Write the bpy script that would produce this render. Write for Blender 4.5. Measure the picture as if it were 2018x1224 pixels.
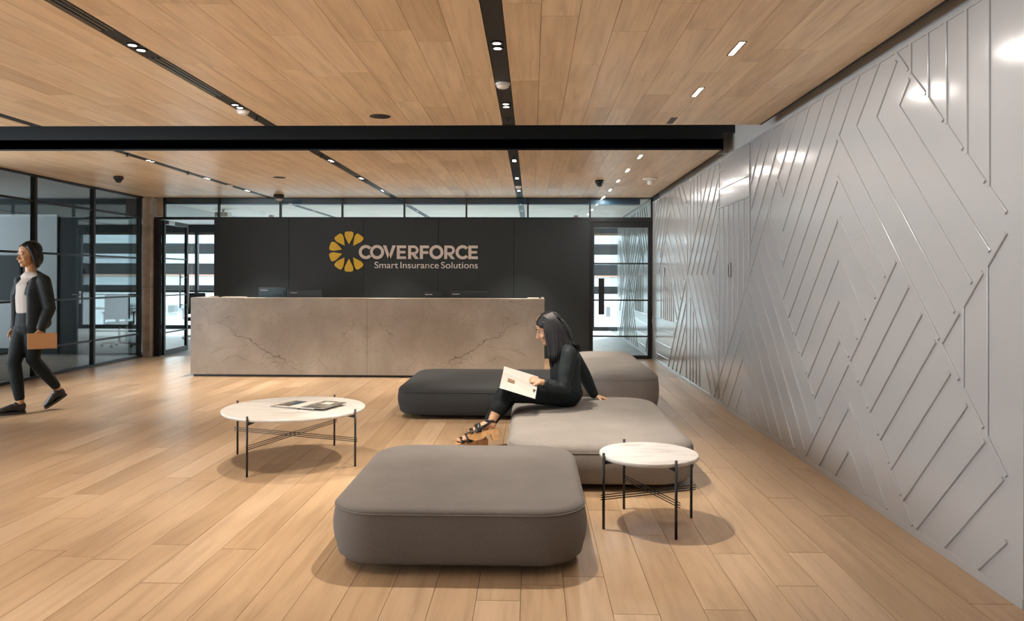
import bpy, bmesh, math, random
from mathutils import Vector, Matrix

random.seed(7)
sc = bpy.context.scene
col = sc.collection
for o in list(bpy.data.objects):
    bpy.data.objects.remove(o)
R = math.radians

# ------------------------------------------------------------------ camera
FPX = 1500.0
cam = bpy.data.cameras.new('camera')
cam.sensor_fit = 'HORIZONTAL'
cam.sensor_width = 36.0
cam.lens = FPX / 2018.0 * 36.0
cam.shift_y = -65.0 / 2018.0
cam.clip_end = 300
camo = bpy.data.objects.new('camera', cam)
col.objects.link(camo)
camo.location = (0, 0, 1.385)
camo.rotation_euler = (R(90), -0.003, math.atan(39.0 / FPX))
sc.camera = camo

# ------------------------------------------------------------------ world, sun, exposure
world = bpy.data.worlds.new('sky')
sc.world = world
world.use_nodes = True
wn = world.node_tree
bg = wn.nodes['Background']
bg.inputs[0].default_value = (0.84, 0.93, 1.0, 1)
bg.inputs[1].default_value = 5.8
sun = bpy.data.lights.new('sun', 'SUN')
sun.energy = 4.0
sun.angle = R(2)
sun.color = (1.0, 0.95, 0.88)
suno = bpy.data.objects.new('sun', sun)
col.objects.link(suno)
suno.rotation_euler = (R(-48), 0, R(-24))
sc.view_settings.view_transform = 'Standard'
sc.view_settings.look = 'None'
sc.view_settings.gamma = 1.0
sc.view_settings.use_curve_mapping = False
sc.view_settings.exposure = 0.57
sc.cycles.max_bounces = 8
sc.cycles.diffuse_bounces = 4
sc.cycles.glossy_bounces = 3
sc.cycles.transparent_max_bounces = 12
SPOT_W = 132.0
LENS = 20.0
WARM = (1.0, 0.90, 0.77)

# ------------------------------------------------------------------ materials
def nodes(name):
    m = bpy.data.materials.new(name)
    m.use_nodes = True
    nt = m.node_tree
    return m, nt, nt.nodes['Principled BSDF']

def N(nt, t, **kw):
    n = nt.nodes.new(t)
    for k, v in kw.items():
        if k.startswith('i_'):
            n.inputs[int(k[2:])].default_value = v
        else:
            setattr(n, k, v)
    return n

def L(nt, a, ao, b, bi):
    nt.links.new(a.outputs[ao], b.inputs[bi])

def ramp(nt, stops):
    r = nt.nodes.new('ShaderNodeValToRGB')
    e = r.color_ramp.elements
    while len(e) < len(stops):
        e.new(0.5)
    for el, (p, c) in zip(e, stops):
        el.position = p
        el.color = (c[0], c[1], c[2], 1)
    return r

def mat(name, c, rough=0.5, metal=0.0, spec=0.5, emit=None, es=1.0, noise=None, bump=None, sheen=0.0):
    """noise=(scale, amount) colour mottling; bump=(scale, strength, dist)"""
    m, nt, b = nodes(name)
    b.inputs['Base Color'].default_value = (*c, 1)
    b.inputs['Roughness'].default_value = rough
    b.inputs['Metallic'].default_value = metal
    b.inputs['Specular IOR Level'].default_value = spec
    if sheen:
        b.inputs['Sheen Weight'].default_value = sheen
    if emit:
        b.inputs['Emission Color'].default_value = (*emit, 1)
        b.inputs['Emission Strength'].default_value = es
    if noise or bump:
        tc = N(nt, 'ShaderNodeTexCoord')
    if noise:
        nz = N(nt, 'ShaderNodeTexNoise')
        nz.inputs['Scale'].default_value = noise[0]
        nz.inputs['Detail'].default_value = 5
        L(nt, tc, 'Object', nz, 'Vector')
        k = noise[1]
        r = ramp(nt, [(0.3, [v * (1 - k) for v in c]), (0.7, [min(1, v * (1 + k)) for v in c])])
        L(nt, nz, 'Fac', r, 'Fac')
        L(nt, r, 'Color', b, 'Base Color')
    if bump:
        nb = N(nt, 'ShaderNodeTexNoise')
        nb.inputs['Scale'].default_value = bump[0]
        nb.inputs['Detail'].default_value = 3
        L(nt, tc, 'Object', nb, 'Vector')
        bp = N(nt, 'ShaderNodeBump')
        bp.inputs['Strength'].default_value = bump[1]
        bp.inputs['Distance'].default_value = bump[2]
        L(nt, nb, 'Fac', bp, 'Height')
        L(nt, bp, 'Normal', b, 'Normal')
    return m

def wood(name, ca, cb, cc, rough):
    m, nt, b = nodes(name)
    geo = N(nt, 'ShaderNodeNewGeometry')
    oi = N(nt, 'ShaderNodeObjectInfo')
    add = N(nt, 'ShaderNodeMath', operation='ADD')
    L(nt, geo, 'Random Per Island', add, 0)
    L(nt, oi, 'Random', add, 1)
    fr = N(nt, 'ShaderNodeMath', operation='FRACT')
    L(nt, add, 0, fr, 0)
    # grain coordinates: world position pushed by the plank's own random number
    comb = N(nt, 'ShaderNodeCombineXYZ')
    mul = N(nt, 'ShaderNodeMath', operation='MULTIPLY', i_1=37.0)
    L(nt, fr, 0, mul, 0)
    L(nt, mul, 0, comb, 0)
    L(nt, mul, 0, comb, 1)
    va = N(nt, 'ShaderNodeVectorMath', operation='ADD')
    L(nt, geo, 'Position', va, 0)
    L(nt, comb, 0, va, 1)
    mp = N(nt, 'ShaderNodeMapping')
    mp.inputs['Scale'].default_value = (26, 1.3, 26)
    L(nt, va, 0, mp, 'Vector')
    nz = N(nt, 'ShaderNodeTexNoise')
    nz.inputs['Scale'].default_value = 1.0
    nz.inputs['Detail'].default_value = 6
    nz.inputs['Roughness'].default_value = 0.62
    nz.inputs['Distortion'].default_value = 0.8
    L(nt, mp, 0, nz, 'Vector')
    mp2 = N(nt, 'ShaderNodeMapping')
    mp2.inputs['Scale'].default_value = (5, 0.7, 5)
    L(nt, va, 0, mp2, 'Vector')
    n2 = N(nt, 'ShaderNodeTexNoise')
    n2.inputs['Scale'].default_value = 1.0
    n2.inputs['Detail'].default_value = 3
    n2.inputs['Distortion'].default_value = 1.5
    L(nt, mp2, 0, n2, 'Vector')
    rp = ramp(nt, [(0.0, cb), (0.28, ca), (0.72, ca), (1.0, cc)])
    L(nt, fr, 0, rp, 'Fac')
    gr = ramp(nt, [(0.30, (0.74, 0.70, 0.66)), (0.52, (1, 1, 1)), (0.75, (1.07, 1.08, 1.10))])
    L(nt, nz, 'Fac', gr, 'Fac')
    g2 = ramp(nt, [(0.30, (0.88, 0.86, 0.84)), (0.6, (1.04, 1.04, 1.04))])
    L(nt, n2, 'Fac', g2, 'Fac')
    mx = N(nt, 'ShaderNodeMix', data_type='RGBA', blend_type='MULTIPLY')
    mx.inputs['Factor'].default_value = 0.75
    L(nt, rp, 'Color', mx, 6)
    L(nt, gr, 'Color', mx, 7)
    m2 = N(nt, 'ShaderNodeMix', data_type='RGBA', blend_type='MULTIPLY')
    m2.inputs['Factor'].default_value = 0.9
    L(nt, mx, 2, m2, 6)
    L(nt, g2, 'Color', m2, 7)
    L(nt, m2, 2, b, 'Base Color')
    rr = N(nt, 'ShaderNodeMapRange', i_3=rough - 0.05, i_4=rough + 0.10)
    L(nt, nz, 'Fac', rr, 0)
    L(nt, rr, 0, b, 'Roughness')
    bp = N(nt, 'ShaderNodeBump')
    bp.inputs['Strength'].default_value = 0.06
    bp.inputs['Distance'].default_value = 0.002
    L(nt, nz, 'Fac', bp, 'Height')
    L(nt, bp, 'Normal', b, 'Normal')
    return m

def glass(name, tint):
    m = bpy.data.materials.new(name)
    m.use_nodes = True
    nt = m.node_tree
    nt.nodes.clear()
    out = N(nt, 'ShaderNodeOutputMaterial')
    tr = N(nt, 'ShaderNodeBsdfTransparent')
    tr.inputs[0].default_value = (*tint, 1)
    gl = N(nt, 'ShaderNodeBsdfGlossy')
    gl.inputs['Roughness'].default_value = 0.015
    lw = N(nt, 'ShaderNodeLayerWeight')
    lw.inputs[0].default_value = 0.5
    pw = N(nt, 'ShaderNodeMath', operation='POWER', i_1=4.0)
    L(nt, lw, 'Facing', pw, 0)
    ma = N(nt, 'ShaderNodeMath', operation='MULTIPLY_ADD', i_1=0.9, i_2=0.045)
    L(nt, pw, 0, ma, 0)
    mx = N(nt, 'ShaderNodeMixShader')
    L(nt, ma, 0, mx, 0)
    L(nt, tr, 0, mx, 1)
    L(nt, gl, 0, mx, 2)
    L(nt, mx, 0, out, 0)
    return m

def marble_desk(name):
    """book-matched slab: the vein pattern is mirrored about local x = 0"""
    m, nt, b = nodes(name)
    tc = N(nt, 'ShaderNodeTexCoord')
    sp = N(nt, 'ShaderNodeSeparateXYZ')
    L(nt, tc, 'Object', sp, 0)
    ab = N(nt, 'ShaderNodeMath', operation='ABSOLUTE')
    L(nt, sp, 0, ab, 0)
    cb = N(nt, 'ShaderNodeCombineXYZ')
    L(nt, ab, 0, cb, 0)
    L(nt, sp, 2, cb, 2)
    def noise(scale, detail, dist=0.0, rough=0.5):
        n = N(nt, 'ShaderNodeTexNoise')
        n.inputs['Scale'].default_value = scale
        n.inputs['Detail'].default_value = detail
        n.inputs['Distortion'].default_value = dist
        n.inputs['Roughness'].default_value = rough
        L(nt, cb, 0, n, 'Vector')
        return n
    big = noise(2.2, 6, 0.4)
    base = ramp(nt, [(0.25, (0.26, 0.212, 0.168)), (0.5, (0.315, 0.265, 0.216)), (0.75, (0.39, 0.335, 0.28))])
    L(nt, big, 'Fac', base, 'Fac')
    # warped coordinates for the hairline veins
    wz = noise(2.6, 5)
    ws = N(nt, 'ShaderNodeVectorMath', operation='SCALE')
    ws.inputs['Scale'].default_value = 0.55
    L(nt, wz, 'Color', ws, 0)
    wa = N(nt, 'ShaderNodeVectorMath', operation='ADD')
    L(nt, cb, 0, wa, 0)
    L(nt, ws, 0, wa, 1)
    def vein(scale, width, dark, maskscale, lo):
        v = N(nt, 'ShaderNodeTexVoronoi', feature='DISTANCE_TO_EDGE')
        v.inputs['Scale'].default_value = scale
        L(nt, wa, 0, v, 'Vector')
        r = N(nt, 'ShaderNodeMapRange', i_1=0.0, i_2=width, i_3=1.0, i_4=0.0)
        L(nt, v, 'Distance', r, 0)
        k = noise(maskscale, 3)
        kr = N(nt, 'ShaderNodeMapRange', i_1=lo, i_2=lo + 0.18, i_3=0.0, i_4=dark)
        L(nt, k, 'Fac', kr, 0)
        mu = N(nt, 'ShaderNodeMath', operation='MULTIPLY')
        L(nt, r, 0, mu, 0)
        L(nt, kr, 0, mu, 1)
        return mu
    v1 = vein(1.9, 0.010, 0.66, 1.7, 0.40)
    v2 = vein(5.0, 0.022, 0.42, 3.1, 0.43)
    # the long diagonal vein: distance to a wavering line
    dn = noise(3.2, 6, 0.0, 0.6)
    zz = N(nt, 'ShaderNodeMath', operation='MULTIPLY_ADD', i_1=-0.545, i_2=0.395)
    L(nt, ab, 0, zz, 0)
    ln = N(nt, 'ShaderNodeMath', operation='ADD')
    L(nt, sp, 2, ln, 0)
    L(nt, zz, 0, ln, 1)
    wv = N(nt, 'ShaderNodeMath', operation='MULTIPLY_ADD', i_1=0.42, i_2=-0.21)
    L(nt, dn, 'Fac', wv, 0)
    l2 = N(nt, 'ShaderNodeMath', operation='ADD')
    L(nt, ln, 0, l2, 0)
    L(nt, wv, 0, l2, 1)
    la = N(nt, 'ShaderNodeMath', operation='ABSOLUTE')
    L(nt, l2, 0, la, 0)
    lr = N(nt, 'ShaderNodeMapRange', i_1=0.001, i_2=0.012, i_3=0.85, i_4=0.0)
    L(nt, la, 0, lr, 0)
    um = N(nt, 'ShaderNodeMapRange', i_1=0.75, i_2=1.2, i_3=0.0, i_4=1.0)
    L(nt, ab, 0, um, 0)
    um2 = N(nt, 'ShaderNodeMapRange', i_1=1.75, i_2=2.25, i_3=1.0, i_4=0.0)
    L(nt, ab, 0, um2, 0)
    m1 = N(nt, 'ShaderNodeMath', operation='MULTIPLY')
    L(nt, lr, 0, m1, 0)
    L(nt, um, 0, m1, 1)
    m2 = N(nt, 'ShaderNodeMath', operation='MULTIPLY')
    L(nt, m1, 0, m2, 0)
    L(nt, um2, 0, m2, 1)
    mxa = N(nt, 'ShaderNodeMath', operation='MAXIMUM')
    L(nt, v1, 0, mxa, 0)
    L(nt, v2, 0, mxa, 1)
    mxb = N(nt, 'ShaderNodeMath', operation='MAXIMUM')
    L(nt, mxa, 0, mxb, 0)
    L(nt, m2, 0, mxb, 1)
    # small dark flecks
    fk = noise(26, 2)
    fr = N(nt, 'ShaderNodeMapRange', i_1=0.71, i_2=0.75, i_3=0.0, i_4=0.7)
    L(nt, fk, 'Fac', fr, 0)
    mxc = N(nt, 'ShaderNodeMath', operation='MAXIMUM')
    L(nt, mxb, 0, mxc, 0)
    L(nt, fr, 0, mxc, 1)
    fin = N(nt, 'ShaderNodeMix', data_type='RGBA')
    L(nt, mxc, 0, fin, 'Factor')
    L(nt, base, 'Color', fin, 6)
    fin.inputs[7].default_value = (0.085, 0.065, 0.05, 1)
    L(nt, fin, 2, b, 'Base Color')
    b.inputs['Roughness'].default_value = 0.32
    return m

def marble_white(name):
    m, nt, b = nodes(name)
    tc = N(nt, 'ShaderNodeTexCoord')
    mp = N(nt, 'ShaderNodeMapping')
    mp.inputs['Scale'].default_value = (2, 9, 9)
    L(nt, tc, 'Object', mp, 0)
    n = N(nt, 'ShaderNodeTexNoise')
    n.inputs['Scale'].default_value = 1.3
    n.inputs['Detail'].default_value = 7
    n.inputs['Distortion'].default_value = 1.2
    L(nt, mp, 0, n, 'Vector')
    r = ramp(nt, [(0.3, (0.42, 0.385, 0.35)), (0.45, (0.555, 0.53, 0.50)), (0.7, (0.60, 0.58, 0.555))])
    L(nt, n, 'Fac', r, 'Fac')
    L(nt, r, 'Color', b, 'Base Color')
    b.inputs['Roughness'].default_value = 0.35
    return m

def fabric(name, c):
    m, nt, b = nodes(name)
    tc = N(nt, 'ShaderNodeTexCoord')
    n = N(nt, 'ShaderNodeTexNoise')
    n.inputs['Scale'].default_value = 260
    n.inputs['Detail'].default_value = 2
    L(nt, tc, 'Object', n, 'Vector')
    n2 = N(nt, 'ShaderNodeTexNoise')
    n2.inputs['Scale'].default_value = 3
    n2.inputs['Detail'].default_value = 3
    L(nt, tc, 'Object', n2, 'Vector')
    ad = N(nt, 'ShaderNodeMath', operation='MULTIPLY_ADD', i_1=0.35, i_2=0.0)
    L(nt, n2, 'Fac', ad, 0)
    a2 = N(nt, 'ShaderNodeMath', operation='MULTIPLY_ADD', i_1=0.65)
    L(nt, n, 'Fac', a2, 0)
    L(nt, ad, 0, a2, 2)
    r = ramp(nt, [(0.32, [v * 0.78 for v in c]), (0.68, [v * 1.2 for v in c])])
    L(nt, a2, 0, r, 'Fac')
    L(nt, r, 'Color', b, 'Base Color')
    b.inputs['Roughness'].default_value = 0.92
    b.inputs['Specular IOR Level'].default_value = 0.2
    b.inputs['Sheen Weight'].default_value = 0.03
    bp = N(nt, 'ShaderNodeBump')
    bp.inputs['Strength'].default_value = 0.25
    bp.inputs['Distance'].default_value = 0.002
    L(nt, n, 'Fac', bp, 'Height')
    L(nt, bp, 'Normal', b, 'Normal')
    return m

M = {}
M['floor'] = wood('oak_floor', (0.415, 0.283, 0.170), (0.345, 0.228, 0.130), (0.475, 0.338, 0.218), 0.34)
M['ceil'] = wood('oak_ceiling', (0.76, 0.56, 0.345), (0.64, 0.455, 0.265), (0.82, 0.63, 0.415), 0.36)
M['under'] = mat('dark_joint', (0.16, 0.10, 0.06), 0.9)
M['paint'] = mat('satin_white_paint', (0.40, 0.402, 0.407), 0.17, spec=0.5, bump=(60, 0.02, 0.001))
M['paintflat'] = mat('flat_white_paint', (0.58, 0.57, 0.555), 0.7)
M['black'] = mat('black_steel', (0.012, 0.014, 0.016), 0.42, spec=0.4)
M['slot'] = mat('black_channel', (0.013, 0.0135, 0.015), 0.5, spec=0.35)
M['darkwall'] = mat('charcoal_panel', (0.019, 0.025, 0.028), 0.5, spec=0.4, noise=(1.5, 0.12))
M['glass'] = glass('clear_glass', (0.93, 0.97, 0.97))
M['greyglass'] = glass('tinted_glass', (0.80, 0.85, 0.86))
M['smokeglass'] = glass('smoked_glass', (0.60, 0.62, 0.62))
M['concrete'] = mat('concrete', (0.40, 0.35, 0.30), 0.8, noise=(6, 0.22), bump=(40, 0.2, 0.003))
M['desk'] = marble_desk('beige_marble')
M['wmarble'] = marble_white('white_marble')
M['fabA'] = fabric('charcoal_wool', (0.135, 0.122, 0.113))
M['fabB'] = fabric('stone_grey_wool', (0.222, 0.200, 0.183))
M['fabD'] = fabric('dark_slate_wool', (0.036, 0.037, 0.038))
M['carpet'] = mat('grey_carpet', (0.34, 0.35, 0.355), 0.6, noise=(5, 0.2), spec=0.4)
M['officeceil'] = mat('pale_ceiling', (0.86, 0.82, 0.76), 0.55, noise=(1.5, 0.06))
M['white'] = mat('white_plastic', (0.78, 0.75, 0.70), 0.4)
M['lamp'] = mat('lamp_lens', (1, 1, 1), 0.3, emit=(1.0, 0.93, 0.82), es=LENS)
M['strip'] = mat('strip_lens', (1, 1, 1), 0.3, emit=(1.0, 0.95, 0.88), es=300.0)
M['letter'] = mat('letter_offwhite', (0.66, 0.58, 0.53), 0.45)
M['letter2'] = mat('letter_white', (0.80, 0.76, 0.72), 0.45)
M['yellow'] = mat('logo_yellow', (0.72, 0.46, 0.008), 0.4)
M['skin'] = mat('skin', (0.50, 0.29, 0.175), 0.5, noise=(30, 0.06))
M['skin2'] = mat('tan_skin', (0.46, 0.25, 0.125), 0.5, noise=(30, 0.06))
M['hair'] = mat('black_hair', (0.008, 0.008, 0.010), 0.42, spec=0.32, bump=(90, 0.3, 0.004))
M['blouse'] = mat('black_blouse', (0.017, 0.023, 0.026), 0.6, spec=0.2, bump=(14, 0.5, 0.02))
M['trouser'] = mat('black_trousers', (0.010, 0.014, 0.016), 0.65, spec=0.15, bump=(16, 0.45, 0.02))
M['leather'] = mat('black_leather', (0.014, 0.014, 0.016), 0.25)
M['cork'] = mat('wooden_sole', (0.50, 0.29, 0.13), 0.5, noise=(40, 0.2))
M['top'] = mat('pale_knit_top', (0.42, 0.37, 0.34), 0.8, bump=(10, 0.4, 0.02))
M['clutch'] = mat('tan_folder', (0.50, 0.27, 0.12), 0.5)
M['paper'] = mat('white_paper', (0.50, 0.475, 0.44), 0.6)
M['brown'] = mat('brown_print', (0.20, 0.10, 0.04), 0.6)
M['ink'] = mat('black_ink', (0.03, 0.03, 0.03), 0.6)
M['mag1'] = mat('dark_magazine_cover', (0.12, 0.11, 0.09), 0.4, noise=(22, 0.9))
M['mag3'] = mat('photo_magazine_cover', (0.16, 0.15, 0.13), 0.4, noise=(30, 0.9))
M['navy'] = mat('navy_print', (0.02, 0.06, 0.11), 0.4)
M['screen'] = mat('monitor_black', (0.010, 0.013, 0.016), 0.4)
M['screen_bluelit'] = mat('monitor_bluelit_tone', (0.018, 0.045, 0.065), 0.4)  # blue light falling on the monitor back is put into its base colour
M['steel'] = mat('brushed_steel', (0.45, 0.44, 0.43), 0.35, metal=1.0)
M['offwhite'] = mat('whiteboard', (0.62, 0.64, 0.65), 0.35)
M['facade'] = mat('facade_white', (0.40, 0.41, 0.41), 0.8)
M['facade2'] = mat('facade_grey', (0.22, 0.245, 0.255), 0.8)
M['facadedark'] = mat('facade_recess', (0.085, 0.09, 0.092), 0.8)
M['facadebrown'] = mat('facade_rust', (0.20, 0.12, 0.09), 0.8)
M['chair'] = mat('chair_mesh_black', (0.03, 0.032, 0.035), 0.6)
M['desktop'] = mat('white_laminate', (0.72, 0.72, 0.70), 0.4)

# ------------------------------------------------------------------ mesh helpers
def link(name, me, m=None, parent=None, loc=None, smooth=False):
    o = bpy.data.objects.new(name, me)
    col.objects.link(o)
    if m is not None and me is not None and len(me.materials) == 0:
        me.materials.append(m)
    if parent is not None:
        o.parent = parent
    if loc is not None:
        o.location = loc
    if smooth:
        for p in me.polygons:
            p.use_smooth = True
    return o

def tag(o, label, cat, group=None):
    o['label'] = label
    o['category'] = cat
    if group:
        o['group'] = group
    return o

def thing(name, label, cat, loc=(0, 0, 0), rz=0.0, group=None):
    o = bpy.data.objects.new(name, None)
    col.objects.link(o)
    o.empty_display_size = 0.1
    o.location = loc
    o.rotation_euler = (0, 0, rz)
    return tag(o, label, cat, group)

def struct(o):
    o['kind'] = 'structure'
    return o

def add_box(bm, x0, x1, y0, y1, z0, z1):
    vs = [bm.verts.new((x, y, z)) for z in (z0, z1) for y in (y0, y1) for x in (x0, x1)]
    for f in ((0, 2, 3, 1), (4, 5, 7, 6), (0, 1, 5, 4), (2, 6, 7, 3), (0, 4, 6, 2), (1, 3, 7, 5)):
        bm.faces.new([vs[i] for i in f])

def finish(bm, bevel=0.0, seg=1):
    if bevel:
        bmesh.ops.bevel(bm, geom=list(bm.edges), offset=bevel, segments=seg, affect='EDGES', profile=0.5)
    bmesh.ops.recalc_face_normals(bm, faces=list(bm.faces))
    me = bpy.data.meshes.new('mesh')
    bm.to_mesh(me)
    bm.free()
    return me

def box(name, x0, x1, y0, y1, z0, z1, m, parent=None, bevel=0.0, seg=1):
    bm = bmesh.new()
    add_box(bm, min(x0, x1), max(x0, x1), min(y0, y1), max(y0, y1), min(z0, z1), max(z0, z1))
    return link(name, finish(bm, bevel, seg), m, parent)

def boxes(name, lst, m, parent=None):
    bm = bmesh.new()
    for b in lst:
        add_box(bm, *b)
    return link(name, finish(bm), m, parent)

def add_tube(bm, pts, rad, n=12, cap=True, side=None, ratio=None):
    """round or elliptical tube through pts; rad = one radius or a list; ratio flattens across `side`"""
    pts = [Vector(p) for p in pts]
    k = len(pts)
    if not isinstance(rad, (list, tuple)):
        rad = [rad] * k
    if not isinstance(ratio, (list, tuple)):
        ratio = [ratio or 1.0] * k
    rings = []
    prev = None
    for i, p in enumerate(pts):
        d = (pts[min(i + 1, k - 1)] - pts[max(i - 1, 0)])
        d.normalize()
        if side is not None:
            s = Vector(side) - d * Vector(side).dot(d)
            if s.length < 1e-4:
                s = d.orthogonal()
        elif prev is not None:
            s = prev - d * prev.dot(d)
        else:
            s = d.orthogonal()
        s.normalize()
        prev = s
        t = d.cross(s)
        rings.append([bm.verts.new(p + s * (rad[i] * math.cos(a)) + t * (rad[i] * ratio[i] * math.sin(a)))
                      for a in [2 * math.pi * j / n for j in range(n)]])
    for a, b in zip(rings, rings[1:]):
        for j in range(n):
            bm.faces.new((a[j], a[(j + 1) % n], b[(j + 1) % n], b[j]))
    if cap:
        bm.faces.new(rings[0][::-1])
        bm.faces.new(rings[-1])

def tube(name, pts, rad, m, parent=None, n=12, smooth=True, **kw):
    bm = bmesh.new()
    add_tube(bm, pts, rad, n, **kw)
    return link(name, finish(bm), m, parent, smooth=smooth)

def add_lathe(bm, prof, c=(0, 0, 0), n=32, cap=True):
    rings = []
    for r, z in prof:
        rings.append([bm.verts.new((c[0] + r * math.cos(2 * math.pi * j / n), c[1] + r * math.sin(2 * math.pi * j / n), c[2] + z)) for j in range(n)])
    for a, b in zip(rings, rings[1:]):
        for j in range(n):
            bm.faces.new((a[j], a[(j + 1) % n], b[(j + 1) % n], b[j]))
    if cap:
        bm.faces.new(rings[0][::-1])
        bm.faces.new(rings[-1])

def lathe(name, prof, m, parent=None, c=(0, 0, 0), n=32, smooth=True, cap=True):
    bm = bmesh.new()
    add_lathe(bm, prof, c, n, cap)
    o = link(name, finish(bm), m, parent)
    if smooth:
        for p in o.data.polygons:
            p.use_smooth = len(p.vertices) == 4
    return o

def add_prism(bm, poly, y0, y1):
    """polygon in local x,z pushed from y0 to y1"""
    a = [bm.verts.new((x, y0, z)) for x, z in poly]
    b = [bm.verts.new((x, y1, z)) for x, z in poly]
    bm.faces.new(a)
    bm.faces.new(b[::-1])
    n = len(poly)
    for i in range(n):
        bm.faces.new((a[i], b[i], b[(i + 1) % n], a[(i + 1) % n]))

def prism(name, polys, y0, y1, m, parent=None):
    bm = bmesh.new()
    for p in polys:
        add_prism(bm, p, y0, y1)
    return link(name, finish(bm), m, parent)

# ================================================================== STRUCTURE
ZC = 2.755           # ceiling
XR = 2.06            # panelled wall face
XL = -6.72           # glass partition
YB = 13.1            # back glazing
CH = (-4.53, -2.37, -0.209)     # dark channels in the ceiling
HW = 0.056

# ---- floor: slab and oak planks
floor = struct(box('floor', -6.74, 5.2, -4.0, 13.06, -0.12, -0.013, M['under']))

def plank_mesh(w, t, up):
    i = 0.0012
    z0, z1 = (-t, 0) if up else (t, 0)
    a = [(-w / 2, 0, z0), (w / 2, 0, z0), (w / 2, 1, z0), (-w / 2, 1, z0)]
    b = [(-w / 2 + i, i, z1), (w / 2 - i, i, z1), (w / 2 - i, 1 - i, z1), (-w / 2 + i, 1 - i, z1)]
    me = bpy.data.meshes.new('plank')
    f = [(0, 1, 2, 3), (4, 5, 6, 7), (0, 1, 5, 4), (1, 2, 6, 5), (2, 3, 7, 6), (3, 0, 4, 7)]
    me.from_pydata(a + b, [], f)
    bm = bmesh.new()
    bm.from_mesh(me)
    bmesh.ops.recalc_face_normals(bm, faces=list(bm.faces))
    bm.to_mesh(me)
    bm.free()
    return me

def lay(parent, fields, z, t, up, m, cap=300, lens=(1.1, 1.4, 1.7, 2.0, 2.3)):
    """fields: (x0, x1, y0, y1, rows).  The largest `cap` planks in view are objects, the rest one mesh."""
    out = []
    for x0, x1, y0, y1, rows in fields:
        w = (x1 - x0) / rows
        for r in range(rows):
            y = y0
            first = True
            while y < y1 - 0.01:
                ln = random.choice(lens)
                if first:
                    ln *= random.uniform(0.35, 1.0)
                    first = False
                if y1 - (y + ln) < 0.45:
                    ln = y1 - y
                x = x0 + (r + 0.5) * w
                ya, yb = max(y, 3.2 if up else 3.8), y + ln
                size = 0.0
                if yb > ya:
                    yc = (ya + yb) / 2
                    px = 1048 + 1500 * x / yc
                    if -120 < px < 2140:
                        size = (yb - ya) * w / (yc * yc * yc)
                out.append((size, x, y, ln, w))
                y += ln
    out.sort(reverse=True)
    meshes = {}
    rest = []
    for i, (size, x, y, ln, w) in enumerate(out):
        if i < cap and size > 0:
            k = round(w, 4)
            if k not in meshes:
                meshes[k] = plank_mesh(w, t, up)
                meshes[k].materials.append(m)
            o = link('plank', meshes[k], None, parent, (x, y, z))
            o.scale = (1, ln, 1)
        else:
            rest.append((x, y, ln, w))
    bm = bmesh.new()
    for x, y, ln, w in rest:
        i = 0.0012
        za, zb = (z - t, z) if up else (z + t, z)
        a = [bm.verts.new(p) for p in ((x - w / 2, y, za), (x + w / 2, y, za), (x + w / 2, y + ln, za), (x - w / 2, y + ln, za))]
        b = [bm.verts.new(p) for p in ((x - w / 2 + i, y + i, zb), (x + w / 2 - i, y + i, zb), (x + w / 2 - i, y + ln - i, zb), (x - w / 2 + i, y + ln - i, zb))]
        bm.faces.new(b)
        for j in range(4):
            bm.faces.new((a[j], a[(j + 1) % 4], b[(j + 1) % 4], b[j]))
    o = link('plank', finish(bm), m, parent)
    o['kind'] = 'stuff'

lay(floor, [(-6.74, XR, -4.0, 13.06, 46), (XR, 5.2, -4.0, 3.28, 16)], 0.0, 0.013, True, M['floor'])

# ---- ceiling: slabs behind the planks, black channels between the plank fields
Y1, Y2 = 6.85, 8.2
ceiling = struct(boxes('ceiling', [(-9.0, 2.045, -4.0, Y1, ZC + 0.02, ZC + 0.12), (-6.74, 2.045, Y2, 13.06, ZC + 0.02, ZC + 0.12),
                                   (2.045, 5.2, -4.0, 3.24, ZC + 0.02, ZC + 0.12)], M['slot']))
fields = []
edges = [-6.74, *CH, 2.029]
for i in range(4):
    a = edges[i] + (HW if i else 0)
    b = edges[i + 1] - (HW if i < 3 else 0)
    rows = round((b - a) / 0.2)
    fields.append((a, b, 0.4, Y1 - 0.004, rows))
    fields.append((a, b, Y2 + 0.004, 13.05, rows))
lay(ceiling, fields, ZC, 0.02, False, M['ceil'], lens=(0.9, 1.2, 1.5, 1.9))
boxes('ceiling_field', [(-9.0, 2.036, -4.0, 0.38, ZC, ZC + 0.02), (-9.0, -6.745, 0.4, Y1 - 0.004, ZC, ZC + 0.02), (2.036, 5.2, -4.0, 3.24, ZC, ZC + 0.02)], M['ceil'], ceiling)
for x in CH:
    for y0, y1 in ((0.4, Y1 - 0.004), (Y2 + 0.004, 13.05)):
        box('channel_plate', x - HW + 0.003, x + HW - 0.003, y0, y1, ZC + 0.004, ZC + 0.019, M['slot'], ceiling)
boxes('edge_shadow_strip', [(2.030, 2.045, 0.4, Y1, ZC, ZC + 0.02), (2.030, 2.045, Y2, 13.05, ZC, ZC + 0.02)], M['black'], ceiling)  # black strips stand in for the dark shadow gap along the ceiling edge
# slot diffusers set into the second channel
for x, spans in ((CH[1], ((3.2, 4.18), (4.72, 5.72), (9.2, 10.25), (10.8, 12.4))), (CH[0], ((4.7, 5.7),))):
    for y0, y1 in spans:
        for dx in (-0.018, 0.018):
            box('diffuser_rail', x + dx - 0.006, x + dx + 0.006, y0, y1, ZC - 0.0015, ZC + 0.005, M['black'], ceiling)
        for dx in (-0.034, 0, 0.034):
            box('diffuser_blade', x + dx - 0.004, x + dx + 0.004, y0, y1, ZC - 0.0005, ZC + 0.005, M['steel'], ceiling)

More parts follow.
